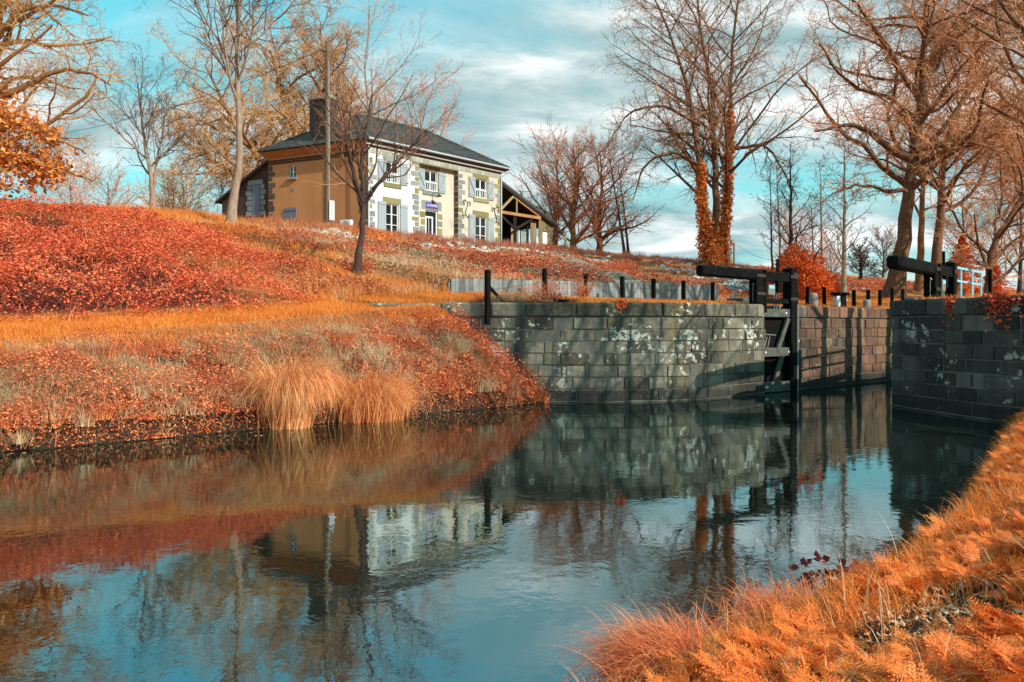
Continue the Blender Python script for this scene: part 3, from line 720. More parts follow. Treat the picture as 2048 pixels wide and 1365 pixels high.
S = Stuff(); P, u, v = near(36000, 68, .0); P[:, 2] += .02; S.add(leaves(P, .042, .8, 69, .6)); S.build('fallen_leaves', M['litter'], 'brown fallen leaves between the plants of the near bank', 'leaf litter')
# a handful of pale stones one can count
def stone_at(u, tr, s, k, label):
    v = float(vr(u)) - tr; c = uv2(u, v, float(H(u, v)) + s * .3); V, F = rock(c, s, 900 + k, 9, 6)
    o = mesh_obj('stone', V, [F], M['pale_stone'], smooth=False); prop(o, label, 'stone', 'pale stones on the near bank')
stone_at(8.6, 1.0, .11, 1, 'whitish stone among orange plants halfway up the near right bank')
stone_at(6.9, 1.1, .09, 2, 'pale stone lying lower than the other stones of the near bank')
stone_at(9.4, 1.7, .08, 3, 'small grey white stone highest on the near right bank')

# arching sedge tussocks
def tussock(name, c, h, n, seed, mat, label, bias=None, spread=.35, w=.012, lean=1.5, ex=(.8, 2.4)):
    r = np.random.default_rng(seed); q = r.normal(size=(n, 3)) * spread * .5; q[:, 2] = 0
    a = np.arctan2(q[:, 1], q[:, 0]) + r.normal(size=n) * .5
    if bias is not None: a = np.where(r.random(n) < .65, bias + r.normal(size=n) * .7, a)
    V, F = blades(np.asarray(c) + q, h, w, lean, seed, 9, a, 1.25, .18, .3, ex)
    V[:, 2] = np.maximum(V[:, 2], -.02)
    o = mesh_obj(name, V, [F], mat); return prop(o, label, 'grass tussock', 'sedge tussocks at the water')
d1 = math.atan2(-.745, .667)
c1 = px(600, 868, 0); 
tussock('sedge_tussock', (-5.05, 17.85, .0), 1.75, 4600, 71, M['sedge_pale'], 'taller arching straw coloured sedge tussock drooping into the canal from the left bank', -.5, .34, .013, 2.3, (1.7, 3.4))
tussock('sedge_tussock', (-3.5, 19.3, .0), 1.35, 4600, 72, M['sedge_mid'], 'lower rust coloured sedge tussock beside the taller one at the left bank', -.3, .60, .012, 2.25, (1.2, 3.0))
tussock('sedge_tussock', (1.05, 4.85, .10), .52, 3600, 73, M['sedge'], 'bright orange sedge tussock on the near bank at the bottom of the view', PI * .85, .34, .0065, 2.1, (.45, 1.4))
tussock('sedge_tussock', (1.95, 5.5, .15), .44, 2200, 74, M['sedge'], 'smaller orange sedge tussock at the near water edge behind the brighter one', PI * .3, .34, .006, 2.1, (.45, 1.4))
# overhanging dark red bramble plant at the near water edge
bp_ = thing('bramble_plant', (2.75, 6.2, .15), 'dark red leaved bramble plant leaning over the water from the near bank', 'plant')
mb = MB(); lp_ = []
for k in range(16):
    a = PI * .72 + r_.normal() * .9; L = r_.uniform(.35, .75); pts = [np.array([2.85 + r_.normal() * .12, 6.3 + r_.normal() * .12, .2])]
    d = np.array([math.cos(a) * .5, math.sin(a) * .5, .85])
    for i in range(7):
        d = d + np.array([math.cos(a) * .18, math.sin(a) * .18, -.26]) + r_.normal(size=3) * .08; d /= np.linalg.norm(d); pts.append(pts[-1] + d * L / 7)
        if i > 1: lp_ += [pts[-1] + r_.normal(size=3) * .025 for _ in range(3)]
    mb.tube(pts, np.linspace(.006, .002, 8), 4)
mb.build('stem', M['twig_dark'], bp_)
S = Stuff(); S.add(leaves(np.array(lp_), .075, .2, 75, .85)); S.build('leaves', M['dark_red'], parent=bp_)

# ------------------------------------------------------------------ bare trees
def resample(pts, P):
    pts = np.asarray(pts, float); d = np.concatenate([[0], np.cumsum(np.linalg.norm(np.diff(pts, axis=0), axis=1))])
    t = np.linspace(0, d[-1], P); sm = smooth_poly(pts, 8); ds = np.concatenate([[0], np.cumsum(np.linalg.norm(np.diff(sm, axis=0), axis=1))])
    t = np.linspace(0, ds[-1], P)
    return np.stack([np.interp(t, ds, sm[:, k]) for k in range(3)], 1)
def tubes(B, R, n):
    """B (N,P,3) paths, R (N,P) radii -> V,F"""
    N, P, _ = B.shape
    T = np.gradient(B, axis=1); T /= np.linalg.norm(T, axis=2)[..., None] + 1e-9
    mT = T.mean(1); ref = np.where((np.abs(mT[:, 2]) < .75)[:, None], np.array([[0, 0, 1.]]), np.array([[1., .3, 0]]))
    A = np.cross(T, ref[:, None]); A /= np.linalg.norm(A, axis=2)[..., None] + 1e-9; C = np.cross(T, A)
    an = np.arange(n) * 2 * PI / n
    V = B[:, :, None] + R[:, :, None, None] * (A[:, :, None] * np.cos(an)[None, None, :, None] + C[:, :, None] * np.sin(an)[None, None, :, None])
    base = (np.arange(N) * P * n)[:, None, None]; i = (np.arange(P - 1) * n)[None, :, None]; j = np.arange(n)[None, None]
    j2 = (j + 1) % n
    F = np.stack(np.broadcast_arrays(base + i + j, base + i + j2, base + i + n + j2, base + i + n + j), -1).reshape(-1, 4)
    return V.reshape(-1, 3), F
def spawn(B, R, n, r, t0, t1, ang, av, lr, P, wander, trop, rr, rmin, taper=.25, shape=.5, upb=0.0, minlen=0):
    N, Pp, _ = B.shape
    T = np.gradient(B, axis=1); T /= np.linalg.norm(T, axis=2)[..., None] + 1e-9
    L = np.linalg.norm(np.diff(B, axis=1), axis=2).sum(1)
    t = (np.arange(n)[None] + r.random((N, n))) / n; t = t0 + (t1 - t0) * t
    x = t * (Pp - 1); i = np.minimum(x.astype(int), Pp - 2); f = (x - i)[..., None]; ar = np.arange(N)[:, None]
    pos = B[ar, i] * (1 - f) + B[ar, i + 1] * f; tan = T[ar, i]; pr = R[ar, i] * (1 - f[..., 0]) + R[ar, i + 1] * f[..., 0]
    az = np.arange(n)[None] * 2.4 + r.random((N, 1)) * 6.28 + r.normal(size=(N, n)) * .5
    ref = np.where(np.abs(tan[..., 2:3]) < .9, np.array([0, 0, 1.]), np.array([1., 0, 0]))
    a = np.cross(tan, ref); a /= np.linalg.norm(a, axis=2)[..., None] + 1e-9; b = np.cross(a, tan)
    th = np.radians(ang + av * r.normal(size=(N, n)))[..., None]
    d = tan * np.cos(th) + (a * np.cos(az)[..., None] + b * np.sin(az)[..., None]) * np.sin(th); d[..., 2] += upb
    ln = L[:, None] * lr * (1 - shape * t) * r.uniform(.65, 1.3, (N, n)); ln = np.maximum(ln, minlen)
    r0 = np.maximum(np.minimum(pr * rr, ln * .021), rmin)
    pos = pos.reshape(-1, 3); d = d.reshape(-1, 3); ln = ln.ravel(); r0 = r0.ravel(); K = len(pos)
    C = np.zeros((K, P, 3)); C[:, 0] = pos
    for q in range(1, P):
        d = d / (np.linalg.norm(d, axis=1)[:, None] + 1e-9)
        C[:, q] = C[:, q - 1] + d * (ln / (P - 1))[:, None]
        d = d + r.normal(size=(K, 3)) * wander + np.array(trop)
    RR = r0[:, None] * np.linspace(1, taper, P)[None]; RR = np.maximum(RR, rmin * .6)
    return C, RR
STY = {
 # levels: n, t0, t1, angle, var, length ratio, points, wander, tropism, radius ratio, shape, upbias
 'oak':   [(30, .28, 1.0, 62, 14, .50, 11, .20, (0, 0, .02), .55, .35, .15), (11, .15, 1.0, 50, 16, .40, 7, .26, (0, 0, .03), .6, .35, .05), (8, .15, 1.0, 48, 18, .42, 5, .28, (0, 0, .03), .6, .3, 0), (6, .1, 1.0, 45, 18, .46, 4, .25, (0, 0, .02), .6, .3, 0)],
 'lime':  [(26, .2, 1.0, 52, 10, .42, 10, .10, (0, 0, -.01), .5, .4, .10), (11, .15, 1.0, 42, 12, .40, 7, .14, (0, 0, .00), .55, .4, 0), (8, .15, 1.0, 40, 14, .42, 5, .16, (0, 0, .03), .6, .3, 0), (4, .1, 1.0, 38, 14, .45, 4, .18, (0, 0, .02), .6, .3, 0)],
 'slim':  [(34, .22, 1.0, 58, 10, .27, 8, .10, (0, 0, .05), .38, .45, .10), (8, .15, 1.0, 42, 12, .40, 5, .14, (0, 0, .03), .5, .4, 0), (5, .2, 1.0, 40, 14, .42, 4, .16, (0, 0, .03), .6, .3, 0)],
 'open':  [(15, .30, 1.0, 44, 10, .62, 10, .10, (0, 0, .06), .55, .35, .1), (9, .15, 1.0, 40, 12, .42, 7, .13, (0, 0, .06), .55, .4, 0), (6, .15, 1.0, 40, 14, .42, 5, .16, (0, 0, .05), .6, .3, 0), (3, .2, 1.0, 38, 14, .45, 3, .18, (0, 0, .03), .6, .3, 0)],
 'bushy': [(30, .08, 1.0, 50, 16, .62, 8, .12, (0, 0, .05), .5, .45, .0), (12, .12, 1.0, 38, 12, .42, 6, .14, (0, 0, .06), .55, .4, 0), (8, .15, 1.0, 36, 14, .42, 4, .16, (0, 0, .04), .6, .3, 0)],
 'far':   [(22, .15, 1.0, 50, 14, .48, 7, .14, (0, 0, .04), .5, .4, .05), (9, .12, 1.0, 42, 12, .42, 5, .16, (0, 0, .03), .55, .4, 0), (7, .15, 1.0, 40, 14, .45, 4, .16, (0, 0, .02), .6, .3, 0)],
}
def tree(name, stems, style, seed, label, bark, twig, group=None, cat='tree', rmin=.007, mul=1.0, ivy=None, limbs=None, cut=9, lift=None):
    """stems / limbs: list of (points, r0, r1). Trunk part = stems and limbs; crown part = all finer wood."""
    r = np.random.default_rng(seed)
    base = np.array(stems[0][0][0], float)
    root = thing(name, base, label, cat, group)
    P = 18
    st = np.stack([resample(s[0], P) for s in stems]); n0 = len(st)
    st[:, 1:-1] += r.normal(size=(n0, P - 2, 3)) * (np.array([s[1] for s in stems])[:, None, None] * .12)
    sr = np.stack([s[1] + (s[2] - s[1]) * np.linspace(0, 1, P) ** .8 for s in stems])
    for k, s in enumerate(stems):
        if not (len(s) > 3): sr[k] *= 1 + .55 * np.exp(-np.linspace(0, 1, P) * 18)
    G1V, G1F, n1 = [], [], 0
    V, F = tubes(st, sr, 12); G1V.append(V); G1F.append(F); n1 += len(V)
    G2V, G2F, n2 = [], [], 0
    B, R = st, sr
    if limbs:
        lb = np.stack([resample(s[0], P) for s in limbs]); lb[:, 1:] += np.cumsum(r.normal(size=(len(limbs), P - 1, 3)), 1) * .05
        lr = np.stack([s[1] + (s[2] - s[1]) * np.linspace(0, 1, P) for s in limbs])
        V, F = tubes(lb, lr, 8); G1V.append(V); G1F.append(F + n1); n1 += len(V)
    for li, lv in enumerate(STY[style][:cut]):
        n, t0, t1, ang, av, lrat, PP, wa, tr_, rr, sh, ub = lv
        nn = max(2, int(round(n * (mul if li < 2 else 1))))
        C, RR = spawn(B, R, nn, r, t0 if lift is None or li else lift, t1, ang, av, lrat, PP, wa, tr_, rr, rmin * (1.6 if li == 0 else 1.0), .3, sh, ub)
        if li == 1 and limbs:
            C2, R2 = spawn(lb, lr, 22, r, .12, 1, 55, 16, .30, PP, wa, tr_, rr, rmin, .3, sh, .05)
            C = np.concatenate([C, C2]); RR = np.concatenate([RR, R2])
        V, F = tubes(C, RR, (6, 5, 3, 3)[li])
        if li == 0: G1V.append(V); G1F.append(F + n1); n1 += len(V)
        else: G2V.append(V); G2F.append(F + n2); n2 += len(V)
        B, R = C, RR
    mesh_obj('trunk', np.concatenate(G1V), [np.concatenate(G1F)], bark, root, smooth=True)
    mesh_obj('crown', np.concatenate(G2V), [np.concatenate(G2F)], twig, root)
    if ivy:
        Q = []
        for (si, t0, t1, nl, rad) in ivy:
            src = st[si] if si < n0 else lb[si - n0]; sra = sr[si] if si < n0 else lr[si - n0]
            nl = int(nl * 1.7); t = t0 + (t1 - t0) * r.random(nl) ** 1.15; x = t * (P - 1); i = np.minimum(x.astype(int), P - 2); f = (x - i)[:, None]
            c = src[i] * (1 - f) + src[i + 1] * f; d = r.normal(size=(nl, 3)); d /= np.linalg.norm(d, axis=1)[:, None]
            lump = .5 + .9 * np.sin(t * 37 + d[:, 0] * 2) ** 2
            Q.append(c + d * (sra[i][:, None] + rad * lump[:, None] * r.random(nl)[:, None] ** .8 * (1.1 - .6 * (t - t0) / (t1 - t0))[:, None]))
        S = Stuff(); S.add(leaves(np.concatenate(Q), 0.19 if rad < .8 else .17, .1, seed, .8)); S.build('ivy', M['ivy_gold'] if seed == 109 else M['ivy'], parent=root)
    return root
def zg(p):               # drop a point to the ground
    p = np.array(p, float); p[2] = float(Hxy(p[0], p[1])) - .1; return p
def L_(pts, d, dz=None):
    """picture outline of a stem at one distance, base dropped to the ground"""
    out = [px(x, y, d) for x, y in pts]; return out
def stem(pts, d, r0, r1, bow=0.0, *extra):
    q = [px(x, y, d) for x, y in pts]; q[0] = q[0] if extra else zg(q[0])
    for k in range(1, len(q)): q[k][1] += bow * k
    return (q, r0, r1, *extra)

tree('bare_tree', [stem([(463, 440), (468, 390), (478, 320), (480, 240), (474, 150), (477, 60), (478, -60), (482, -190)], 39, .215, .035)], 'open', 101,
     'tall pale barked bare tree on the crest left of the house', M['bark_grey'], M['twig_dark'], mul=1.5, lift=.38)
tree('bare_tree', [stem([(713, 545), (722, 470), (727, 400), (722, 330), (735, 250), (745, 190)], 30, .15, .03),
                   stem([(727, 405), (705, 340), (690, 270), (672, 190)], 30, .10, .025, 0, 1), stem([(727, 400), (775, 345), (800, 310), (850, 250)], 30.0, .09, .02, .2, 1)], 'open', 102,
     'small dark bare tree on the slope in front of the white house facade', M['bark_dark'], M['twig_warm'], mul=.78, rmin=.005)
tree('bare_tree', [stem([(1428, 515), (1432, 420), (1428, 300), (1424, 190), (1405, 80), (1390, -30)], 62, .36, .06),
                   stem([(1420, 515), (1408, 430), (1398, 330), (1384, 220), (1355, 110), (1325, 30), (1300, -20)], 61.5, .34, .05),
                   stem([(1442, 515), (1452, 420), (1456, 320), (1460, 200), (1466, 90), (1480, -40)], 62.5, .36, .06)], 'lime', 103,
     'tall three stemmed bare tree with orange ivy climbing its stems', M['bark_brown'], M['twig_warm'], rmin=.010, lift=.24,
     ivy=[(1, 0, .36, 2600, .42), (2, 0, .55, 2800, .38), (0, 0, .14, 700, .4)],
     limbs=[(L_([(1396, 330), (1350, 306), (1290, 330), (1262, 400)], 60), .17, .03), (L_([(1458, 300), (1520, 290), (1560, 330), (1590, 400)], 63), .16, .03),
            (L_([(1400, 250), (1330, 215), (1260, 230), (1220, 290)], 59), .15, .03)])
tree('oak_tree', [stem([(1787, 590), (1803, 490), (1822, 370), (1834, 250), (1846, 130), (1852, 40), (1856, -90)], 44, .47, .09)], 'oak', 104,
     'largest gnarled oak leaning right behind the lock, its trunk in front of the others', M['bark_brown'], M['twig_rust'], rmin=.011, lift=.30,
     limbs=[(L_([(1822, 320), (1790, 300), (1740, 265), (1690, 250), (1620, 262)], 42), .24, .05), (L_([(1826, 300), (1880, 290), (1950, 280), (2010, 300), (2060, 330)], 43), .25, .06),
            (L_([(1840, 200), (1790, 110), (1750, 40), (1700, -20)], 43), .20, .05), (L_([(1846, 150), (1900, 80), (1960, 30), (2030, 0)], 45), .20, .05),
            (L_([(1812, 385), (1770, 380), (1710, 370), (1660, 385)], 41.5), .13, .03)])
tree('oak_tree', [stem([(1868, 575), (1876, 480), (1884, 380), (1893, 290), (1930, 180), (1960, 60)], 50, .36, .07)], 'oak', 105,
     'upright bare oak just right of the leaning oak behind the lock gate', M['bark_brown'], M['twig_rust'], rmin=.011, lift=.30)
tree('bare_tree', [stem([(1838, 570), (1842, 470), (1846, 360), (1840, 240), (1830, 120)], 58, .30, .05)], 'far', 106,
     'slimmer bare tree standing between the two oaks behind the lock', M['bark_orange'], M['twig_gold'], rmin=.012, lift=.3)
tree('bare_tree', [stem([(1962, 590), (1980, 520), (2005, 460), (2045, 395), (2110, 330), (2180, 240)], 40, .27, .06)], 'oak', 107,
     'bare tree leaning strongly to the right beside the blue railing', M['bark_brown'], M['twig_rust'], rmin=.010, mul=.8, lift=.35)
tree('oak_tree', [stem([(2085, 580), (2080, 430), (2072, 280), (2060, 130), (2050, 0)], 52, .5, .08)], 'oak', 108,
     'bare oak with golden twigs at the right edge of the view', M['bark_orange'], M['twig_gold'], rmin=.012, mul=.9, lift=.2)
tree('oak_tree', [stem([(-75, 400), (-60, 300), (-30, 170), (-10, 60), (10, -70), (40, -200)], 33, .45, .08)], 'oak', 109,
     'gnarled oak at the left edge with its lower limbs wrapped in orange ivy', M['bark_orange'], M['twig_gold'], rmin=.007, lift=.12,
     limbs=[(L_([(-40, 205), (30, 185), (90, 150), (160, 140), (230, 165)], 32), .17, .03), (L_([(-45, 230), (40, 240), (110, 265), (170, 300)], 31.5), .14, .03),
            (L_([(-60, 300), (20, 310), (80, 330), (140, 345), (190, 370)], 32), .15, .03), (L_([(-20, 100), (40, 30), (110, 5), (190, 20)], 33), .14, .03)],
     ivy=[(0, .0, .42, 1700, 1.8), (3, .0, .75, 1500, 1.5), (2, .0, .7, 800, .9)])
tree('bare_tree', [stem([(306, 420), (302, 350), (290, 290), (282, 220), (275, 170)], 42, .17, .03), stem([(306, 400), (312, 330), (325, 270), (330, 215)], 42, .09, .02, 0, 1)], 'open', 110,
     'slender bare tree standing alone behind the bramble crest at left', M['bark_grey'], M['twig_dark'], mul=.8)
tree('oak_tree', [stem([(640, 400), (610, 330), (585, 260), (560, 170), (540, 100)], 72, .65, .08), stem([(600, 330), (640, 230), (650, 150), (640, 60)], 72, .4, .06, 0, 1)], 'oak', 111,
     'sunlit golden oak rising behind the chimney of the house', M['bark_orange'], M['twig_gold'], rmin=.014, lift=.15)
tree('oak_tree', [stem([(545, 420), (525, 340), (480, 270), (440, 190), (410, 130)], 66, .5, .07), stem([(540, 400), (470, 350), (410, 310), (360, 280)], 65, .3, .05, 0, 1)], 'oak', 112,
     'golden twigged bare oak behind the tall pale tree left of the house', M['bark_orange'], M['twig_gold'], rmin=.013, lift=.2, mul=.85)
tree('bare_tree', [stem([(738, 300), (736, 230), (730, 140), (737, 60), (740, 10)], 78, .28, .03), stem([(700, 300), (690, 200), (685, 110)], 78, .2, .03, 0, 1)], 'slim', 113,
     'slim upright bare tree rising behind the house roof', M['bark_grey'], M['twig_rust'], rmin=.014)
tree('bare_tree', [stem([(850, 330), (842, 260), (838, 215)], 84, .25, .05)], 'bushy', 114,
     'low reddish bare tree just showing above the roof ridge', M['bark_orange'], M['twig_red'], rmin=.016, mul=.8)
for k, (x, yb, yt, d, lab) in enumerate([(1112, 500, 320, 70, 'reddish bare tree close beside the timber shed'), (1148, 510, 300, 66, 'broad many branched red bare tree on the crest right of the shed'), (1200, 505, 300, 68, 'red bare tree with low spreading boughs, middle of the red trees on the crest')]):
    tree('bare_tree', [stem([(x, yb), (x - 2, (yb * 2 + yt) / 3), (x + 4, (yb + yt * 2) / 3), (x, yt)], d, .30, .04)], 'bushy', 120 + k, lab, M['bark_orange'], M['twig_red'], 'red bare trees on the crest', rmin=.013,
         limbs=[(L_([(x, yb - 22), (x + 40, yb - 40), (x + 85, yb - 50), (x + 120, yb - 70)], d), .14, .03), (L_([(x, yb - 25), (x - 20, yb - 70), (x - 45, yb - 120), (x - 60, yb - 170)], d), .12, .03)] if k else None)
for k, (x0, x1, yb, yt, d, lab) in enumerate([(1250, 1215, 505, 290, 67, 'thin leaning sapling, left one of the pair right of the red trees'), (1258, 1236, 503, 330, 68, 'thin leaning sapling, right one of the pair right of the red trees')]):
    tree('sapling', [stem([(x0, yb), ((x0 * 2 + x1) / 3, (yb * 2 + yt) / 3), (x1, yt)], d, .13, .03)], 'slim', 130 + k, lab, M['bark_brown'], M['twig_red'], 'saplings on the crest', rmin=.012, mul=.6)
for k, (x, xt, yb, yt, d, rad, bark, lab) in enumerate([
        (1545, 1540, 560, 330, 60, .10, 'bark_dark', 'thin dark sapling at the left of the group behind the orange bush'),
        (1562, 1553, 540, 330, 64, .12, 'bark_grey', 'thin grey sapling second from left behind the orange bush'),
        (1582, 1580, 530, 290, 56, .22, 'bark_dark', 'dark knobbly trunked young tree rising straight behind the orange bush'),
        (1645, 1640, 560, 320, 66, .16, 'bark_grey', 'slim grey young tree just right of the orange bush'),
        (1629, 1622, 560, 400, 68, .09, 'bark_dark', 'crooked thin sapling close to the top of the orange bush'),
        (1688, 1690, 590, 280, 40, .16, 'bark_grey', 'pale straight young tree behind the small black cabinet')]):
    tree('young_tree', [stem([(x, yb), ((x * 2 + xt) / 3, (yb * 2 + yt) / 3), ((x + 2 * xt) / 3, (yb + yt * 2) / 3), (xt, yt)], d, rad, .02)], 'slim', 140 + k, lab, M[bark], M['twig_dark'], 'young trees beyond the lock', rmin=.010, mul=.7)
for k, (x, yb, yt, d, lab, tw) in enumerate([
        (1592, 545, 445, 110, 'round pinkish tree far beyond the orange bush', 'twig_pink'), (1660, 560, 500, 130, 'small pinkish tree far away right of the orange bush', 'twig_pink'),
        (1765, 560, 480, 120, 'small far bare tree left of the leaning oak', 'twig_dark'), (1720, 575, 500, 75, 'dark tangled bush like tree right of the pale young tree', 'twig_dark'),
        (1925, 585, 400, 70, 'far rust twigged tree seen through the oaks at right', 'twig_rust'), (1990, 585, 380, 75, 'far golden twigged tree behind the leaning tree at right', 'twig_gold'), (2040, 590, 330, 68, 'far rust twigged tree at the right edge', 'twig_rust'),
        (140, 420, 370, 95, 'small far tree low on the skyline at left', 'twig_pink'), (215, 425, 365, 90, 'far bushy tree on the skyline left of the lone slender tree', 'twig_pink'), (365, 430, 360, 88, 'far golden tree on the skyline left of the tall pale tree', 'twig_gold'), (345, 430, 380, 80, 'low pale bush like tree behind the bramble crest', 'twig_gold')]):
    tree('distant_tree', [stem([(x, yb), (x + 2, (yb + yt) / 2), (x, yt)], d, .2, .04)], 'bushy' if yb - yt < 110 else 'far', 160 + k, lab, M['bark_dark'] if tw != 'twig_gold' else M['bark_orange'], M[tw], 'distant bare trees', rmin=.018)
# trees of the right bank, mostly out of view: they throw the shadows on the lock wall and near bank
for k, (X, Y, h, rad) in enumerate([(17.6, 24.6, 15, .30), (19.6, 25.6, 16, .36), (21.6, 28.4, 15, .32), (19.0, 27.0, 14, .28), (24.0, 30.5, 15, .3), (12.6, 14.2, 14, .34), (13.8, 15.6, 12, .25), (12.2, 5.6, 6.0, .13)]):
    b = zg((X, Y, 0)); q = [b, b + [.1, .1, h * .35], b + [-.1, .3, h * .7], b + [.1, .2, h]]
    tree('bank_tree', [(q, rad, .05)], 'open' if k < 7 else 'oak', 190 + k, 'bare tree on the right bank throwing its shadow over the canal', M['bark_brown'], M['twig_rust'], 'shadowing trees of the right bank', rmin=.012, mul=.9 if k < 7 else .45, lift=.25 if k < 7 else .3, cut=3)

# orange bushes and conifer
def bush(name, c, rx, rz, n, size, mat, label, seed, cat='bush', twig=None):
    r = np.random.default_rng(seed); c = zg(c)
    root = thing(name, c, label, cat)
    d = r.normal(size=(n, 3)); d /= np.linalg.norm(d, axis=1)[:, None]; d[:, 2] = np.abs(d[:, 2]) * 1.0 - .15
    lump = .72 + .5 * N2(d[:, 0] * 3 + 9, d[:, 1] * 3 + d[:, 2] * 4, 1.3, 3)
    rr = (r.random(n) ** .35) * lump
    P = c + np.stack([d[:, 0] * rx * rr, d[:, 1] * rx * rr, d[:, 2] * rz * rr + .1], 1)
    S = Stuff(); S.add(leaves(P, size, .2, seed, .6)); S.build('foliage', mat, parent=root)
    mb = MB()
    for k in range(14):
        a = r.random() * 6.28; mb.tube([c, c + [math.cos(a) * rx * .3, math.sin(a) * rx * .3, rz * .5], c + [math.cos(a) * rx * .7, math.sin(a) * rx * .7, rz * .8]], [.035, .025, .01], 5)
    mb.build('stem', M['bark_dark'], root)
    return root
bush('round_bush', px(1598, 605, 43), 1.95, 3.5, 19000, .13, M['bush'], 'big round orange bush behind the left lock gate', 201)
bush('round_bush', px(1640, 605, 46), 1.5, 1.7, 7000, .13, M['bramble'], 'lower red bush spreading at the right foot of the big orange bush', 202)
bush('round_bush', px(1545, 600, 46), 1.1, 1.3, 3500, .13, M['bush'], 'small orange bush at the left foot of the big one behind the gate', 203)
def conifer(c, h, rad, seed, label):
    r = np.random.default_rng(seed); c = zg(c); root = thing('conifer_tree', c, label, 'tree')
    MB().tube([c, c + [0, 0, h]], [.16, .02], 7).build('trunk', M['bark_brown'], root)
    Q = []
    for k in range(60):
        t = k / 60; z = h * (.12 + .86 * t); L = rad * (1 - t) * r.uniform(.75, 1.15) + .1; a = k * 2.4
        s = r.random(130); w = (1 - s) * L * .28
        Q.append(c + np.stack([math.cos(a) * s * L - math.sin(a) * w * r.normal(size=130), math.sin(a) * s * L + math.cos(a) * w * r.normal(size=130), z - .18 * L * s * s + r.normal(size=130) * .05], 1))
    S = Stuff(); S.add(leaves(np.concatenate(Q), .14, .4, seed, .4)); S.build('crown', M['bush'], parent=root)
conifer(px(1925, 590, 46), 3.7, 1.6, 211, 'small orange conifer behind the blue railing of the right gate')
conifer(px(1990, 590, 60), 2.6, 1.6, 212, 'low spreading orange conifer farther right behind the railing')
# lone shrub in front of the plank wall
c = px(1168, 602, 28.5); c = zg(c); sh = thing('shrub', c, 'small leafless rust coloured shrub before the plank retaining wall', 'shrub')
mb = MB(); Q = []
for k in range(34):
    a = r_.random() * 6.28; L = r_.uniform(.6, 1.15); pts = [c + [0, 0, 0]]; d = np.array([math.cos(a) * .45, math.sin(a) * .45, 1.])
    for i in range(6): d = d + r_.normal(size=3) * .22; d /= np.linalg.norm(d); pts.append(pts[-1] + d * L / 6)
    mb.tube(pts, np.linspace(.018, .004, 7), 4); Q += [p + r_.normal(size=3) * .07 for p in pts[3:] for _ in range(5)]
mb.build('stem', M['twig_rust'], sh); S = Stuff(); S.add(leaves(np.array(Q), .05, .2, 5)); S.build('leaves', M['slope_leaf'], parent=sh)

# red creepers hanging on the lock walls
def creeper(pl, s0, n, spread, zc, drop, label, seed):
    r = np.random.default_rng(seed); Pp = []
    for k in range(n):
        s = s0 + r.normal() * spread; p, nn = pl.at(min(max(s, 0), pl.L)); q = p + nn * (.06 + r.random() * .06); Pp.append(uv2(q[0], q[1], zc - abs(r.normal()) * drop + .1))
    V, F = leaves(np.array(Pp), .065, .0, seed, .8)
    prop(mesh_obj('creeper', V, [F], M['bramble']), label, 'creeper', 'red creepers on the lock walls')
PR = Poly(rp); sv = np.linspace(0, PR.L, 400)
def s_at_px(pl, xpx):
    best = None
    for s in np.linspace(0, pl.L, 1200):
        p, n = pl.at(s); w = uv2(p[0], p[1]); 
        if w[1] < 2: continue
        e = abs((w[0] / w[1]) * FPX + 1024 - xpx)
        if best is None or e < best[0]: best = (e, s)
    return best[1]
creeper(PR, s_at_px(PR, 2002), 420, .22, 2.95, .30, 'dense red creeper hanging over the coping near the right edge', 221)
creeper(PR, s_at_px(PR, 2038), 360, .16, 2.95, .35, 'red creeper strand furthest right on the shaded lock wall', 222)
creeper(PR, s_at_px(PR, 1905), 140, .10, 2.9, .25, 'thin red creeper strand down the coping below the right gate', 223)
creeper(PR, s_at_px(PR, 1875), 150, .35, 2.50, .08, 'thin red creeper lying along the joint below the coping', 224)
creeper(PL, s_at_px(PL, 1242), 130, .10, 2.9, .12, 'small red plant on the coping of the left lock wall', 225)
for o in [o for o in bpy.data.objects if o.name.startswith('creeper')]: pass
# red plant mass where the left bank meets the wall
S = Stuff(); P, u, v = pts_uv(16000, 14.6, 17.4, 16.7, 20.2, None, 226); P = P[P[:, 2] < 2.5]; r2 = np.random.default_rng(226); P[:, 2] = np.maximum(P[:, 2], 0) + r2.random(len(P)) ** 2 * .75; S.add(leaves(P, .06, .15, 227))
S.build('wall_foot_foliage', M['bramble'], 'red leafy plants where the left bank meets the lock wall', 'ground cover')

# ------------------------------------------------------------------ plank retaining wall, steps, fences
rt = thing('retaining_wall', uv2(24, 22.05, 3.1), 'low retaining wall of weathered grey upright planks at the slope foot', 'retaining wall')
mb = MB(); fr = frame(uv2(0, 22.1, 0), (.745, .667)); u = 16.9
rr_ = random.Random(4)
while u < 33:
    w = rr_.uniform(.16, .26); z0 = float(H(u, 21.6)) - .15; zt = 3.92 + .018 * (u - 16.9)
    mb.box(fr, u + .004, u + w - .004, -.06 - rr_.uniform(0, .012), .05, z0, zt + rr_.uniform(-.012, .012), .006); u += w
mb.build('planks', M['plank_grey'], rt)
mb = MB(); fe = frame(uv2(16.9, 22.1, 0), (-.667, .745))
for k in range(4): mb.box(fe, .02 + k * .25, .26 + k * .25, -.05, .05, 3.0, 3.78, .006)
mb.build('end_panel', M['plank_grey'], rt)
stp = thing('stairway', uv2(28, 22.3, 3.1), 'pale concrete steps climbing the slope towards the timber shed', 'steps')
mb = MB(); a = uv2(27.0, 22.3); b = uv2(37.8, 37.8); e = (b - a)[:2]; Ls = np.linalg.norm(e); fs = frame(a, e); N = 24
for k in range(N):
    q = a + (b - a) * (k + .5) / N; mb.box(fs, k * Ls / N, (k + 1) * Ls / N + .06, -.6, .6, float(Hxy(q[0], q[1])) - .4, float(Hxy(q[0], q[1])) + .16, .02)
mb.build('tread', M['concrete'], stp)

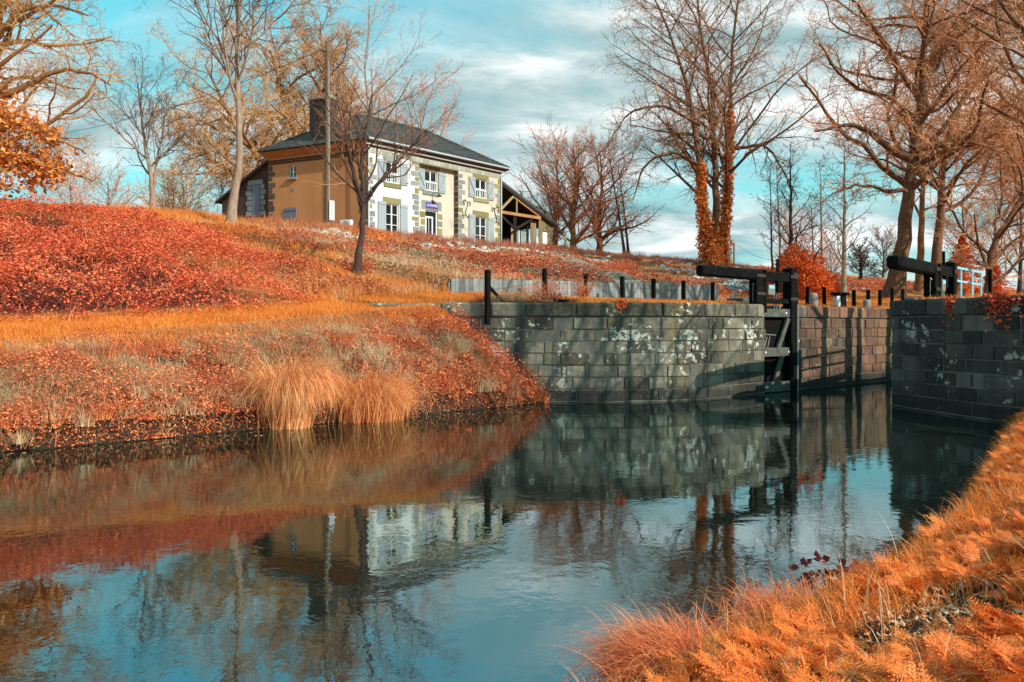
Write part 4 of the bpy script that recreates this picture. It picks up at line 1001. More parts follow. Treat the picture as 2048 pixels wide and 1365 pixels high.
def fence(name, pts, hs, label, brace=None, w=.13):
    p0 = pts[0]; root = thing(name, p0, label, 'fence')
    tops = []
    for p, h in zip(pts, hs):
        mb = MB(); f = frame(p, (.745, .667)); zx = np.array([rr_.gauss(0, .018), rr_.gauss(0, .018), 1.]); f = (f[0], f[1], f[2], zx); mb.box(f, -w / 2, w / 2, -w / 2, w / 2, -.25, h * rr_.uniform(.96, 1.05), .015); mb.build('post', M['post'], root); tops.append(p + [0, 0, h])
    if brace is not None:
        MB().bar(pts[0] + [0, 0, brace[1]], brace[0], .075, .075).build('brace', M['post'], root)
    mb = MB()
    for fz in (.93, .55):
        mb.tube([p + [0, 0, h * fz] for p, h in zip(pts, hs)], .006, 4)
    mb.build('wire', M['wire'], root); return root
def gp(x, v_):                 # ground point at picture column x on the line v = v_
    r = (x - 1024) / FPX; d = v_ / (.745 - .667 * r); X = r * d; return np.array([X, d, float(Hxy(X, d))])
p0 = np.array([-.031 * 23.75, 23.75, 2.55]); 
fence('wire_fence', [p0] + [gp(x, 20.9) for x in (1090, 1170, 1245, 1307, 1367, 1425)], [1.42, 1.08, 1.02, 1.02, 1.02, .98, .95], 'black post and wire fence along the left lock side with a braced end post',
      (px(1007, 606, 24.3), .95), .15)
fence('wire_fence', [gp(x, 15.55) for x in (1592, 1615, 1649, 1708, 1736, 1760, 1784, 1806)], [.75, .78, .78, .76, .76, .76, .74, .74], 'short black post and wire fence on the lock edge beyond the gate')
fence('wire_fence', [np.array([x, y, float(Hxy(x, y))]) for x, y in ((14.05, 23.4), (15.6, 24.2))], [.95, .95], 'black posts with wire on the right lock side behind the blue railing', None, .10)
def bollard(x, v_, h, w, lab):
    p = gp(x, v_); f = frame(p, (.745, .667)); mb = MB()
    pts = [p + [0, 0, z] for z in (-.2, h * .82, h * .95, h)]; mb.tube(pts, [w, w * .97, w * .85, w * .55], 12)
    o = mb.build('stone_bollard', M['bollard'], smooth=False); prop(o, lab, 'bollard', 'stone mooring bollards')
bollard(1627, 15.3, .56, .17, 'larger sunlit stone bollard between the left gate and the black cabinet')
bollard(1734, 15.2, .36, .16, 'smaller grey stone bollard right of the black cabinet')
p = gp(1680, 15.3); cb = thing('lock_cabinet', p, 'small black control cabinet with overhanging cap and pale side panel', 'cabinet')
f = frame(p, (.85, .53))
mb = MB(); mb.box(f, -.20, .20, -.16, .16, -.1, .50, .01); mb.build('body', M['black'], cb)
mb = MB(); mb.box(f, -.34, .34, -.24, .24, .50, .62, .03); mb.build('cap', M['black'], cb)
mb = MB(); mb.box(f, -.225, -.203, -.14, .14, .02, .46, .005); mb.box(f, -.42, -.205, -.17, -.15, .0, .46, .004); mb.build('side_panel', M['plastic'], cb)

# ------------------------------------------------------------------ lock gates
def gate(name, tip, m, heel_f, label, leaf, beam_t, beam_m, seed):
    """tip, m: ends of the balance beam centre line; heel_f: where along it (0 at m) the heel post stands"""
    tip = np.array(tip, float); m = np.array(m, float)
    ex = (tip - m); Lb = np.linalg.norm(ex[:2]); e = np.array([ex[0], ex[1], 0]) / Lb; dz = (tip[2] - m[2]) / Lb
    n = np.array([-e[1], e[0], 0]); z = np.array([0, 0, 1.])
    if n @ np.array([-.667, .745, 0]) > 0: n = -n             # n points at the water / camera side of the left gate
    if not leaf: n = n
    root = thing(name, np.array([m[0], m[1], 0.]), label, 'lock gate')
    O = np.array([m[0], m[1], 0.]); fr = (O, e, n, z)
    cz = lambda s: m[2] + dz * s
    # balance beam: chamfered tapering timber with rounded end
    def sec(s, hw, hh, ch=.3):
        c = O + e * s + z * cz(s); a = hw * (1 - ch); b = hh * (1 - ch)
        return [c + n * x + z * y for x, y in ((-a, -hh), (a, -hh), (hw, -b), (hw, b), (a, hh), (-a, hh), (-hw, b), (-hw, -b))]
    ss = [heel_f - .05, heel_f + .3, Lb * .55, Lb * .8, Lb - .05, Lb]
    V = []
    for i, s in enumerate(ss):
        t = s / Lb; hw = beam_m + (beam_t - beam_m) * t; k = .88 if i == len(ss) - 1 else 1
        V += sec(s, hw * k, hw * 1.05 * k, .35)
    F = [(i * 8 + j, i * 8 + (j + 1) % 8, (i + 1) * 8 + (j + 1) % 8, (i + 1) * 8 + j) for i in range(len(ss) - 1) for j in range(8)] + [tuple(range(8)), tuple((len(ss) - 1) * 8 + j for j in range(8))[::-1]]
    MB().add(V, F).build('balance_beam', M['black'], root)
    hb = beam_m
    for s in (heel_f + 1.1, heel_f + 2.3, heel_f + 3.2): 
        if s < Lb - .3:
            mb = MB(); hw = (beam_m + (beam_t - beam_m) * s / Lb)
            V = sec(s, hw * 1.03, hw * 1.08, .35) + sec(s + .09, hw * 1.03, hw * 1.08, .35); mb.add(V, [(j, (j + 1) % 8, 8 + (j + 1) % 8, 8 + j) for j in range(8)]); mb.build('beam_band', M['post'], root)
    mb = MB(); mb.box((O + z * m[2], e, n, z), .15, heel_f + .05, -hb * .9, hb * .8, -hb * .95, hb * .95, .015); mb.build('top_beam', M['black'], root)
    mb = MB(); mb.box(fr, heel_f - .13, heel_f + .27, -.17, .17, -.8 if leaf else 2.6, cz(heel_f) - hb * .6, .02); mb.build('heel_post', M['black'], root)
    mb = MB(); mb.box(fr, heel_f - .22, heel_f - .12, -.20, .20, 2.7, cz(heel_f) + hb * 1.05, .012); mb.build('clamp_plate', M['black'], root)
    mb = MB(); mb.box(fr, -.17, .17, -.19, .19, -.8 if leaf else 2.4, m[2] + .30, .02)
    P = [O + e * a + n * b + z * (m[2] + .30) for a, b in ((-.17, -.19), (.17, -.19), (.17, .19), (-.17, .19))] + [O + z * (m[2] + .37)]
    mb.add(P, [(0, 1, 4), (1, 2, 4), (2, 3, 4), (3, 0, 4)]); mb.build('mitre_post', M['black'], root)
    for (s_, zz) in ((0, m[2] + .02), (heel_f + .07, m[2] + .0), (0, m[2] - .75), (heel_f + .07, m[2] - .6)):
        mb = MB(); mb.box(fr, s_ - .21, s_ + .21, .19, .202, zz - .05, zz + .05, .004)
        for q_ in (-.14, 0, .14): mb.tube([O + e * (s_ + q_) + n * .20 + z * zz, O + e * (s_ + q_) + n * .222 + z * zz], .018, 6)
        mb.build('iron_strap', M['worn_iron'], root)
    mb = MB(); q = O + n * .21 + z * (m[2] + .16); mb.tube([q + e * .06 * math.cos(t) + z * (.07 * math.sin(t)) for t in np.linspace(PI * .9, PI * 2.1, 12)], .010, 5); mb.build('lifting_ring', M['iron'], root)
    # chain / tie rod on the heel post
    mb = MB(); q = O + e * (heel_f + .285) + n * .02
    mb.tube([q + z * 3.05, q + z * 3.62], .012, 5); mb.tube([q + z * 3.62 + n * .04, q + z * 3.69], .02, 5); mb.build('tie_rod', M['iron'], root)
    # paddle gear between the posts
    mb = MB(); s0 = heel_f * .42
    for ds in (-.10, .04, .17): mb = MB(); mb.tube([O + e * (s0 + ds) + n * .02 + z * 2.75, O + e * (s0 + ds) + n * .02 + z * (m[2] - .1)], .02, 6); mb.build('paddle_rod', M['iron'], root)
    mb = MB(); mb.box(fr, s0 - .12, s0 + .12, -.08, .14, m[2] - hb - .35, m[2] - hb * .9, .01); mb.build('paddle_box', M['black'], root); mb = MB(); mb.box(fr, s0 - .05, s0 + .05, .0, .07, m[2] + hb * .9, m[2] + .62, .005); mb.build('paddle_rack', M['black'], root)
    mb = MB(); mb.box(fr, heel_f * .62, heel_f * .82, .17, .19, m[2] - .62, m[2] - .28, .004); mb.build('notice_plate', M['iron'], root)
    mb = MB(); mb.box(fr, heel_f * .64, heel_f * .80, .193, .2, m[2] - .42, m[2] - .31, .002); mb.build('label_plate', M['blue'], root)
    mb = MB(); mb.box(fr, .1, heel_f - .1, -.12, .12, 3.02, 3.18, .01); mb.build('walkway_beam', M['black'], root)
    if leaf:
        mb = MB(); mb.box(fr, .1, heel_f - .1, -.09, -.04, -.9, 2.68); mb.build('planking', M['post'], root)
        for (a, b) in ((2.56, 2.84), (1.22, 1.52), (.02, .36)):
            mb = MB(); mb.box(fr, -.12, heel_f + .1, -.03, .13, a, b, .012); mb.build('rail', M['rail'], root)
        mb = MB(); mb.bar(O + e * .25 + n * .10 + z * 2.52, O + e * .85 + n * .10 + z * 1.4, .09, .16); mb.bar(O + e * .55 + n * .10 + z * 1.28, O + e * 1.0 + n * .10 + z * .3, .09, .16); mb.build('brace', M['rail'], root)
        mb = MB(); mb.bar(O + e * 1.0 + n * .15 + z * 1.95, O + e * (heel_f - .15) + n * .15 + z * 1.98, .03, .03)
        for s in (1.25, 1.4, 1.6): mb.bar(O + e * s + n * .11 + z * 1.9, O + e * (s + .15) + n * .11 + z * 1.45, .03, .04)
        mb.build('iron_bar', M['iron'], root)
        mb = MB()
        for (zz, lst) in ((2.70, (1.5, 1.62, 1.72, 1.80, .35)), (1.37, (1.45, 1.58, 1.7, 1.82, .22, .12)), (.2, (1.35, 1.45, 1.56))):
            for s in lst: mb.box((O + n * .134, e, n, z), s, s + .06, 0, .006, zz - .035, zz + .035); mb.box((O + n * .134, e, n, z), s + .02, s + .075, .0062, .009, zz - .01, zz + .012)
        mb.build('painted_mark', M['white_mark'], root)
        mb = MB(); mb.bar(O + e * -.19 + n * .17 + z * -.3, O + e * -.19 + n * .17 + z * 3.0, .05, .05); mb.build('rubbing_strip', M['iron'], root)
    return root, fr, heel_f
M['rail'] = mat_simple('grimy_rail', [(.02, .02, .018), (.07, .07, .055), (.16, .16, .12)], 3.5, .7, (1, 1, 1), .3)
tipL = px(1399, 541, 25.1); mL = px(1580, 556, 27.7)
gl, frL, hL = gate('lock_gate', tipL, mL, 1.72, 'left black timber lock gate, open, its whole leaf showing above the water', True, .165, .17, 1)
tipR = px(1785, 524, 21.0); mR = px(1899, 546, 25.3)
gr, frR, hR = gate('lock_gate', tipR, mR, 2.0, 'right black timber lock gate whose balance beam overhangs the shaded wall', False, .165, .17, 2)
# blue footbridge railings of the gates
def railing(root, p0, p1, zs, posts, h, low, mats):
    p0 = np.array(p0, float); p1 = np.array(p1, float)
    mb = MB(); mb.bar(p0 + [0, 0, h], p1 + [0, 0, h], .06, .07); mb.build('handrail', mats[0], root)
    if zs: mb = MB(); mb.bar(p0 + [0, 0, zs], p1 + [0, 0, zs], .04, .06); mb.build('mid_rail', mats[0], root)
    for t in posts:
        q = p0 + (p1 - p0) * t; MB().bar(q + [0, 0, low], q + [0, 0, h], .06, .05, (1, 0, 0)).build('railing_post', mats[0], root)
    mb = MB(); mb.bar(p0 + [0, 0, low], p1 + [0, 0, low], .30, .08); mb.build('footboard', mats[1], root)
a = px(1461, 600, 27.0); b = px(1524, 600, 28.6); a[2] = b[2] = 3.06
railing(gl, a, b, None, (.12, .62), .52, .10, (M['blue'], M['blue_dark']))
for t in (.12, .62):
    q = a + (b - a) * t; MB().bar(q + [0, 0, .5], q + [0, 0, .8], .06, .05, (1, 0, 0)).build('railing_post', M['blue'], gl)
a = px(1912, 590, 25.3); b = px(1963, 590, 27.8); a[2] = b[2] = 3.1
railing(gr, a, b, .60, (.18, .62, .98), 1.02, .05, (M['blue'], M['blue']))
mb = MB(); q = a + (b - a) * .8; e_ = (b - a) / np.linalg.norm(b - a)
mb.tube([q + e_ * (-.25 * math.cos(t)) + [0, 0, .05 + .38 * math.sin(t)] for t in np.linspace(0, PI, 12)], .014, 5); mb.build('hoop', M['black'], gr)
c_ = px(1840, 590, 23.6); c_[2] = 3.06; mb = MB(); f = frame(c_, (.745, .667)); mb.box(f, -.35, 1.0, -.5, .3, -.06, .03, .01); mb.build('deck', M['blue_dark'], gr)

# ------------------------------------------------------------------ the house
A = np.array([-9.04, 50., 0]); e1 = np.array([.666, .746, 0]); e1 /= np.linalg.norm(e1); n1 = np.array([e1[1], -e1[0], 0])
e2 = np.array([-.898, .44, 0]); e2 /= np.linalg.norm(e2); n2 = np.array([e2[1], -e2[0], 0]) ; n2 = n2 if n2[1] < 0 else -n2
FL, GL = 12.35, 8.19; ZB, ZE = 7.9, 13.7; ez = np.array([0, 0, 1.])
FF = (A, e1, n1, ez); FG = (A, e2, n2, ez)
Bc = A + e1 * FL; Lc = A + e2 * GL; Kc = Bc + e2 * GL
house = thing('lock_keeper_house', A + [0, 0, 8.2], 'two storey lock keeper house with white front, ochre gable and slate roof', 'house')
def wall_open(fr, a0, a1, z0, z1, ops, d=0.0, dep=.22):
    mb = MB(); xs = sorted({a0, a1, *[o[0] for o in ops], *[o[1] for o in ops]}); zs = sorted({z0, z1, *[o[2] for o in ops], *[o[3] for o in ops]})
    O, X, Y, Z = fr; q = lambda s, dd, z: O + X * s + Y * dd + Z * z
    for i in range(len(xs) - 1):
        for j in range(len(zs) - 1):
            cx, cz_ = (xs[i] + xs[i + 1]) / 2, (zs[j] + zs[j + 1]) / 2
            if any(o[0] < cx < o[1] and o[2] < cz_ < o[3] for o in ops): continue
            mb.add([q(xs[i], d, zs[j]), q(xs[i + 1], d, zs[j]), q(xs[i + 1], d, zs[j + 1]), q(xs[i], d, zs[j + 1])], [(0, 1, 2, 3)])
    for o in ops:
        P = [(o[0], o[2]), (o[1], o[2]), (o[1], o[3]), (o[0], o[3])]
        for k in range(4):
            (s0, y0), (s1, y1) = P[k], P[(k + 1) % 4]
            mb.add([q(s0, d, y0), q(s1, d, y1), q(s1, d - dep, y1), q(s0, d - dep, y0)], [(0, 1, 2, 3)])
    return mb
REC = -.42; S1, S2 = 4.25, 7.93; ZBAND = 13.12
wU = [(1.45, 2.5, 11.45, 12.82), (5.15, 6.3, 11.45, 12.82), (9.62, 10.8, 11.45, 12.82)]
wD = [(1.45, 2.5, 8.1, 10.1), (9.62, 10.8, 8.1, 10.1)]
door = (5.2, 6.35, 8.1, 10.15)
wall_open(FF, 0, S1, ZB, ZE, [wU[0], wD[0]]).build('wall', M['white_wall'], house)['label'] = 'white rendered front wall left of the recess'
wall_open(FF, S1, S2, ZB, ZBAND, [wU[1], door], REC).build('wall', M['cream_wall'], house)['label'] = 'cream rendered recessed middle bay'
wall_open(FF, S2, FL, ZB, ZE, [wU[2], wD[1]]).build('wall', M['cream_wall'], house)['label'] = 'cream rendered front wall right of the recess'
mb = MB(); q = lambda s, d, z: A + e1 * s + n1 * d + ez * z
mb.add([q(S1, 0, ZBAND), q(S2, 0, ZBAND), q(S2, 0, ZE), q(S1, 0, ZE)], [(0, 1, 2, 3)]); mb.add([q(S1, 0, ZBAND), q(S2, 0, ZBAND), q(S2, REC, ZBAND), q(S1, REC, ZBAND)], [(0, 1, 2, 3)])
for s in (S1, S2): mb.add([q(s, 0, ZB), q(s, REC, ZB), q(s, REC, ZBAND), q(s, 0, ZBAND)], [(0, 1, 2, 3)])
mb.build('lintel_wall', M['cream_wall'], house)
wG = (5.82, 6.42, 12.0, 12.86)
g_sh = (5.75, 6.8, 8.95, 10.05)
wall_open(FG, 0, GL, ZB, ZE, [wG]).build('wall', M['ochre_wall'], house)['label'] = 'ochre rendered gable wall'
mb = MB(); mb.add([Bc + ez * ZB, Kc + ez * ZB, Kc + ez * ZE, Bc + ez * ZE], [(0, 1, 2, 3)]); mb.add([Lc + ez * ZB, Kc + ez * ZB, Kc + ez * ZE, Lc + ez * ZE], [(0, 1, 2, 3)]); mb.build('rear_wall', M['ochre_wall'], house)
# stone band, quoins, lintels
mb = MB(); s = .05; r4 = random.Random(9)
while s < FL - .1:
    w = r4.uniform(.3, .5); mb.box(FF, s + .012, min(s + w, FL) - .012, .0, .03, ZBAND + .03, ZBAND + .30, .008); s += w
mb.build('stone_band', M['band'], house)
mb = MB(); s = .3
while s < GL - .2:
    mb.box(FG, s + .02, s + .22, .0, .03, 13.02, 13.16, .005); mb.box(FG, s + .12, s + .32, .0, .03, 13.19, 13.33, .005); s += .24
mb.build('brick_band', M['brick_dark'], house)
qa, qm, qd = MB(), MB(), MB()
def quoins(fr, s, sgn, z0, z1, d=.0, mbs=(qa, qm), pr=.35, long=.62, short=.38):
    z = z0; k = 0
    while z < z1 - .2:
        h = r4.uniform(.30, .42); w = long if k % 2 else short; w *= r4.uniform(.85, 1.1)
        mb = mbs[1] if r4.random() < pr else mbs[0]
        mb.box(fr, s, s + sgn * w, d, d + .022, z + .015, z + h - .03, .01); z += h * (1.0 if r4.random() < .75 else 1.3); k += 1
quoins(FF, .02, 1, 8.0, ZBAND); quoins(FF, S1 - .02, -1, 8.0, ZBAND); quoins(FF, S2 + .02, 1, 8.0, ZBAND, pr=.25); quoins(FF, FL - .02, -1, 8.0, ZBAND)
for w in wU + wD:
    d = REC if w is wU[1] else 0
    mbx = qm if (w in wD or r4.random() < .4) else qa
    mbx.box(FF, w[0] - .28, w[1] + .22, d, d + .024, w[3] + .02, w[3] + .40, .01)
    if w in wU: (qm if w is not wU[1] else qa).box(FF, w[0] - .2, w[1] + .2, d, d + .07, w[2] - .30, w[2] - .02, .01)
qa.box(FF, door[0] - .35, door[1] + .35, REC, REC + .024, door[3] + .02, door[3] + .62, .01)
for zz, (m1, m2) in zip((8.2, 8.6, 9.1, 9.6), ((qa, qa), (qa, qm), (qm, qa), (qm, qm))):
    m1.box(FF, door[0] - .5 + .1 * (zz * 10 % 2), door[0] - .02, REC, REC + .024, zz, zz + .38, .01); m2.box(FF, door[1] + .02, door[1] + .42, REC, REC + .024, zz, zz + .36, .01)
# stones of the recess return and of the gable
for k in range(14):
    z = 8.0 + k * .37
    if z + .3 > ZBAND: break
    (qm if k % 3 == 1 else qd).box((A + e1 * S2, n1, -e1, ez), REC + .02, -.02, .0, .02, z, z + .31, .008)
quoins(FG, .02, 1, 8.0, ZBAND, mbs=(qd, qd)); quoins(FG, GL - .02, -1, 8.0, ZBAND, mbs=(qd, qd))
for k in range(14): qd.box(FG, 2.98, 3.36, 0, .05, 7.95 + k * .37, 7.95 + k * .37 + .355, .008)
qa.build('quoin_stones', M['quoin'], house); qm.build('mossy_stones', M['quoin_moss'], house); qd.build('shaded_quoin_stones', M['quoin_shade'], house)
# roof: hipped slate roof over eaves
OV = .42
def cornr(P, a, b): return P + a + b
E = [A - e1 * OV - e2 * OV, Bc + e1 * OV - e2 * OV, Kc + e1 * OV + e2 * OV, Lc - e1 * OV + e2 * OV]
ZR0, ZR1 = 13.98, 16.62
R1 = A + e2 * GL * .5 + e1 * 3.3; R2 = Bc + e2 * GL * .5 - e1 * 2.7
def slate_face(mb, quad, nrow):
    """quad: eave a, eave b, top b, top a; rows of slates with real steps"""
    a, b, c, d = [np.array(p, float) for p in quad]; nn = np.cross(b - a, d - a); nn /= np.linalg.norm(nn); nn = nn if nn[2] > 0 else -nn
    r = random.Random(5)
    for i in range(nrow):
        t0, t1 = i / nrow, min((i + 1.25) / nrow, 1); l0, r0 = a + (d - a) * t0, b + (c - b) * t0; l1, r1 = a + (d - a) * t1, b + (c - b) * t1
        w0 = np.linalg.norm(r0 - l0); k = max(1, int(w0 / .30))
        xs = np.linspace(0, 1, k + 1)
        for j in range(k):
            x0, x1 = xs[j], xs[j + 1]; lift = .018 + r.random() * .012
            g = .02 * (x1 - x0)
            p = [l0 + (r0 - l0) * (x0 + g) + nn * lift, l0 + (r0 - l0) * (x1 - g) + nn * lift, l1 + (r1 - l1) * (x1 - g) + nn * .004, l1 + (r1 - l1) * (x0 + g) + nn * .004]
            mb.add(p, [(0, 1, 2, 3)])
z0v, z1v = ez * ZR0, ez * ZR1
mb = MB(); Ev = [p + z0v for p in E]; Ra, Rb = R1 + z1v, R2 + z1v
slate_face(mb, (Ev[0], Ev[1], Rb, Ra), 22); slate_face(mb, (Ev[3], Ev[0], Ra, Ra + (Ev[0] - Ev[3]) * 1e-3), 22)
roof = mb.build('roof', M['slate'], house)
mb = MB(); mb.add([p - ez * .0 for p in Ev] + [Ra, Rb], [(0, 1, 5, 4), (1, 2, 5), (2, 3, 4, 5), (3, 0, 4)]); mb.add([p - ez * .12 for p in Ev], [(0, 1, 2, 3)]); 
mb.build('roof_deck', M['slate'], roof)
mb = MB(); 
for k in range(22):
    p = Ra + (Rb - Ra) * k / 22; p2 = Ra + (Rb - Ra) * (k + .96) / 22; mb.tube([p + ez * .03, p2 + ez * .05], [.09, .10], 8)
for (a_, b_) in ((Ev[1], Rb), (Ev[0], Ra), (Ev[3], Ra)):
    for k in range(18): mb.tube([a_ + (b_ - a_) * k / 18 + ez * .02, a_ + (b_ - a_) * (k + .96) / 18 + ez * .04], [.06, .07], 6)
mb.build('ridge_tiles', M['slate'], roof)
mb = MB()
mb.add([E[0] + ez * 13.84, E[1] + ez * 13.84, Bc + ez * 13.52 + n1 * .02, A + ez * 13.52 + n1 * .02], [(0, 1, 2, 3)]); mb.build('soffit', M['soffit'], house)
mb = MB(); mb.add([E[3] + ez * 13.84, E[0] + ez * 13.84, A + ez * 13.45 + n2 * .02, Lc + ez * 13.45 + n2 * .02], [(0, 1, 2, 3)]); mb.build('gable_soffit', M['soffit_bounce'], house)
mb = MB(); mb.tube([E[0] + ez * 13.92 + n1 * .06, E[1] + ez * 13.90 + n1 * .06], .075, 8); mb.tube([E[0] + ez * 13.64 - n1 * .22, E[1] + ez * 13.62 - n1 * .22], .05, 8); mb.build('gutter', M['zinc'], house)
mb = MB(); mb.tube([E[3] + ez * 13.92 + n2 * .06, E[0] + ez * 13.92 + n2 * .06], .06, 8); mb.build('gutter', M['wire'], house)
mb = MB(); q0 = E[1] + ez * 13.86 + n1 * .04 - e1 * .1; q1 = Bc + n1 * .08 - e1 * .05 + ez * 13.2
mb.tube([q0, q0 - ez * .2, q1 + ez * .1, q1, q1 - ez * 5.2], .05, 8); mb.build('downpipe', M['zinc'], house)
mb = MB(); p = A + n1 * .06 + e1 * .02; mb.tube([p + ez * 8, p + ez * 13.6], .035, 6); mb.build('downpipe', M['joinery'], house)
mb = MB(); p = A + e2 * 1.35 + n2 * .04; mb.tube([p + ez * 8, p + ez * 9.2, p + ez * 9.3 + e2 * .08, p + ez * 13.3 + e2 * .12], .02, 5); mb.build('wall_cable', M['cable'], house)
# chimney
mb = MB(); FC = (A + e2 * 3.15, e2, -n2, ez)
mb.box(FC, 0, 1.62, .1, .95, 13.9, 17.0, .01); ch = mb.build('chimney', M['chimney'], house)
mb = MB(); mb.box(FC, -.06, 1.68, .04, 1.01, 17.0, 17.14, .01); mb.box(FC, .15, .65, .3, .75, 17.14, 17.30, .01); mb.build('cap', M['concrete'], ch)
mb = MB()
for k in range(8): mb.box(FC, -.02, .22 + (k % 2) * .1, .075, .2, 14.0 + k * .38, 14.34 + k * .38, .01)
mb.build('corner_stones', M['quoin_shade'], ch)
# windows, shutters, door
def window(w, d, fr, rail=True, mull=1, tr=1, parent=house):
    s0, s1, z0, z1 = w; mb = MB(); D = d - .16
    for (a, b) in ((s0, s0 + .055), (s1 - .055, s1)): mb.box(fr, a, b, D, D + .06, z0, z1)
    mb.box(fr, s0 + .07, s1 - .07, D, D + .06, z1 - .07, z1); mb.box(fr, s0 + .07, s1 - .07, D, D + .06, z0, z0 + .08)
    mid = (s0 + s1) / 2; mb.box(fr, mid - .045, mid + .045, D + .003, D + .065, z0 + .08, z1 - .07)
    n = 3 if z1 - z0 > 1.7 else 2
    for k in range(1, n): zz = z0 + (z1 - z0) * k / n; mb.box(fr, s0 + .07, s1 - .07, D + .01, D + .045, zz - .018, zz + .018)
    o = mb.build('window', M['joinery'], parent)
    mb = MB(); mb.box(fr, s0 + .01, s1 - .01, D - .02, D + .005, z0 + .01, z1 - .01); mb.build('pane', M['glass'], o)
    if rail:
        mb = MB(); zz0, zz1 = z0 + .02, z0 + .55; mb.box(fr, s0, s1, d - .05, d, zz1, zz1 + .05); mb.box(fr, s0, s1, d - .05, d, zz0, zz0 + .04)
        for k in range(7): x = s0 + .06 + (s1 - s0 - .12) * k / 6; mb.box(fr, x - .02, x + .02, d - .04, d - .01, zz0 + .04, zz1)
        mb.build('balustrade', M['joinery'], o)
def shutter(s, sgn, z0, z1, d, fr=FF, mat='shutter', w=.64, brace=True):
    mb = MB(); a, b = (s, s + w) if sgn > 0 else (s - w, s)
    k = 5
    for i in range(k): x0 = a + (b - a) * i / k; mb.box(fr, x0 + .004, a + (b - a) * (i + 1) / k - .004, d + .05, d + .08, z0, z1, .004)
    o = mb.build('shutter', M[mat], house); mb = MB()
    for zz in (z0 + .13, z1 - .2): mb.box(fr, a + .01, b - .01, d + .081, d + .105, zz, zz + .10, .004)
    if brace:
        O, X, Y, Z = fr; p = [(a + .05, z1 - .22), (b - .05, z0 + .24)] if sgn < 0 else [(b - .05, z1 - .22), (a + .05, z0 + .24)]
        mb.bar(O + X * p[0][0] + Y * (d + .094) + Z * p[0][1], O + X * p[1][0] + Y * (d + .094) + Z * p[1][1], .026, .08, Y)
    mb.build('batten', M[mat], o)
for w in wU:
    d = REC if w is wU[1] else 0
    window(w, d, FF); shutter(w[0] - .05, -1, w[2] - .02, w[3] + .05, d); shutter(w[1] + .08, 1, w[2] - .02, w[3] + .0, d)
for w in wD:
    window(w, 0, FF, False); shutter(w[0] - .05, -1, w[2], w[3] + .08, 0, brace=False); shutter(w[1] + .08, 1, w[2], w[3] + .05, 0, brace=False)
window(wG, 0, FG, False)
mb = MB(); mb.box(FG, wG[0] - .12, wG[1] + .12, 0, .14, wG[2] - .12, wG[2] - .01, .01); mb.build('sill', M['quoin'], house); mb = MB(); mb.box(FG, 5.95, 6.2, .0, .015, 11.1, 11.35, .003); mb.build('vent', M['quoin'], house)
shutter(6.27, 1, 8.75, 10.05, -.04, FG, 'shutter_dark', .52, False); shutter(6.26, -1, 8.75, 10.05, -.04, FG, 'shutter_dark', .52, False)
mb = MB(); D = REC - .18
mb.box(FF, door[0], door[0] + .08, D, D + .08, 8.1, door[3]); mb.box(FF, door[1] - .08, door[1], D, D + .08, 8.1, door[3]); mb.box(FF, door[0] + .08, door[1] - .08, D, D + .08, door[3] - .08, door[3])
mb.box(FF, door[0] + .08, door[1] - .36, D + .01, D + .09, 9.6, 9.72); mb.box(FF, door[0] + .08, door[0] + .2, D + .01, D + .07, 8.1, 9.6); mb.box(FF, door[1] - .46, door[1] - .36, D + .01, D + .07, 8.1, 9.6); mb.box(FF, (door[0] + door[1]) / 2 - .16, (door[0] + door[1]) / 2 - .13, D + .02, D + .05, 8.3, 9.6)
dr = mb.build('door', M['joinery'], house); mb = MB(); mb.box(FF, door[0] + .01, door[1] - .01, D - .03, D + .005, 8.1, door[3] - .02); mb.build('pane', M['glass'], dr)
# name plate, wall lamp, iron scrolls
mb = MB(); mb.box(FF, 5.22, 6.33, REC + .03, REC + .06, 10.27, 10.66, .006); sg = mb.build('name_plate', M['purple'], house)
def text_mesh(txt, size):
    cu = bpy.data.curves.new('lettering', 'FONT'); cu.body = txt; cu.size = size; cu.align_x = 'CENTER'; cu.align_y = 'CENTER'; cu.extrude = .003
    ob = bpy.data.objects.new('lettering', cu); COL.objects.link(ob); dg = bpy.context.evaluated_depsgraph_get(); me = bpy.data.meshes.new_from_object(ob.evaluated_get(dg))
    V = np.array([v.co[:] for v in me.vertices]); F = [tuple(p.vertices) for p in me.polygons]
    bpy.data.objects.remove(ob); bpy.data.curves.remove(cu); bpy.data.meshes.remove(me); return V, F
V, Fq = text_mesh('LA RAMEE', .22)
o5 = A + e1 * 5.78 + n1 * (REC + .065) + ez * 10.46; mb = MB(); mb.add([o5 + e1 * p[0] + ez * p[1] * 1.1 + n1 * p[2] for p in V], Fq); mb.build('lettering', M['joinery'], sg)
mb = MB(); b0 = A + e1 * 5.8 + n1 * (REC + .03) + ez * 10.72
mb.tube([b0, b0 + ez * .5, b0 + ez * .62 + n1 * .1, b0 + ez * .62 + n1 * .45 + e1 * .1, b0 + ez * .5 + n1 * .55 + e1 * .12], .018, 6); mb.box((b0, e1, n1, ez), -.06, .06, -.02, .03, -.05, .12)
lamp = mb.build('wall_lamp', M['iron_dark'], house); mb = MB(); c0 = b0 + ez * .5 + n1 * .56 + e1 * .12; mb.tube([c0, c0 - ez * .10 + e1 * .03, c0 - ez * .2 + e1 * .06], [.04, .12, .2], 12); mb.build('lamp_shade', M['iron_dark'], lamp)
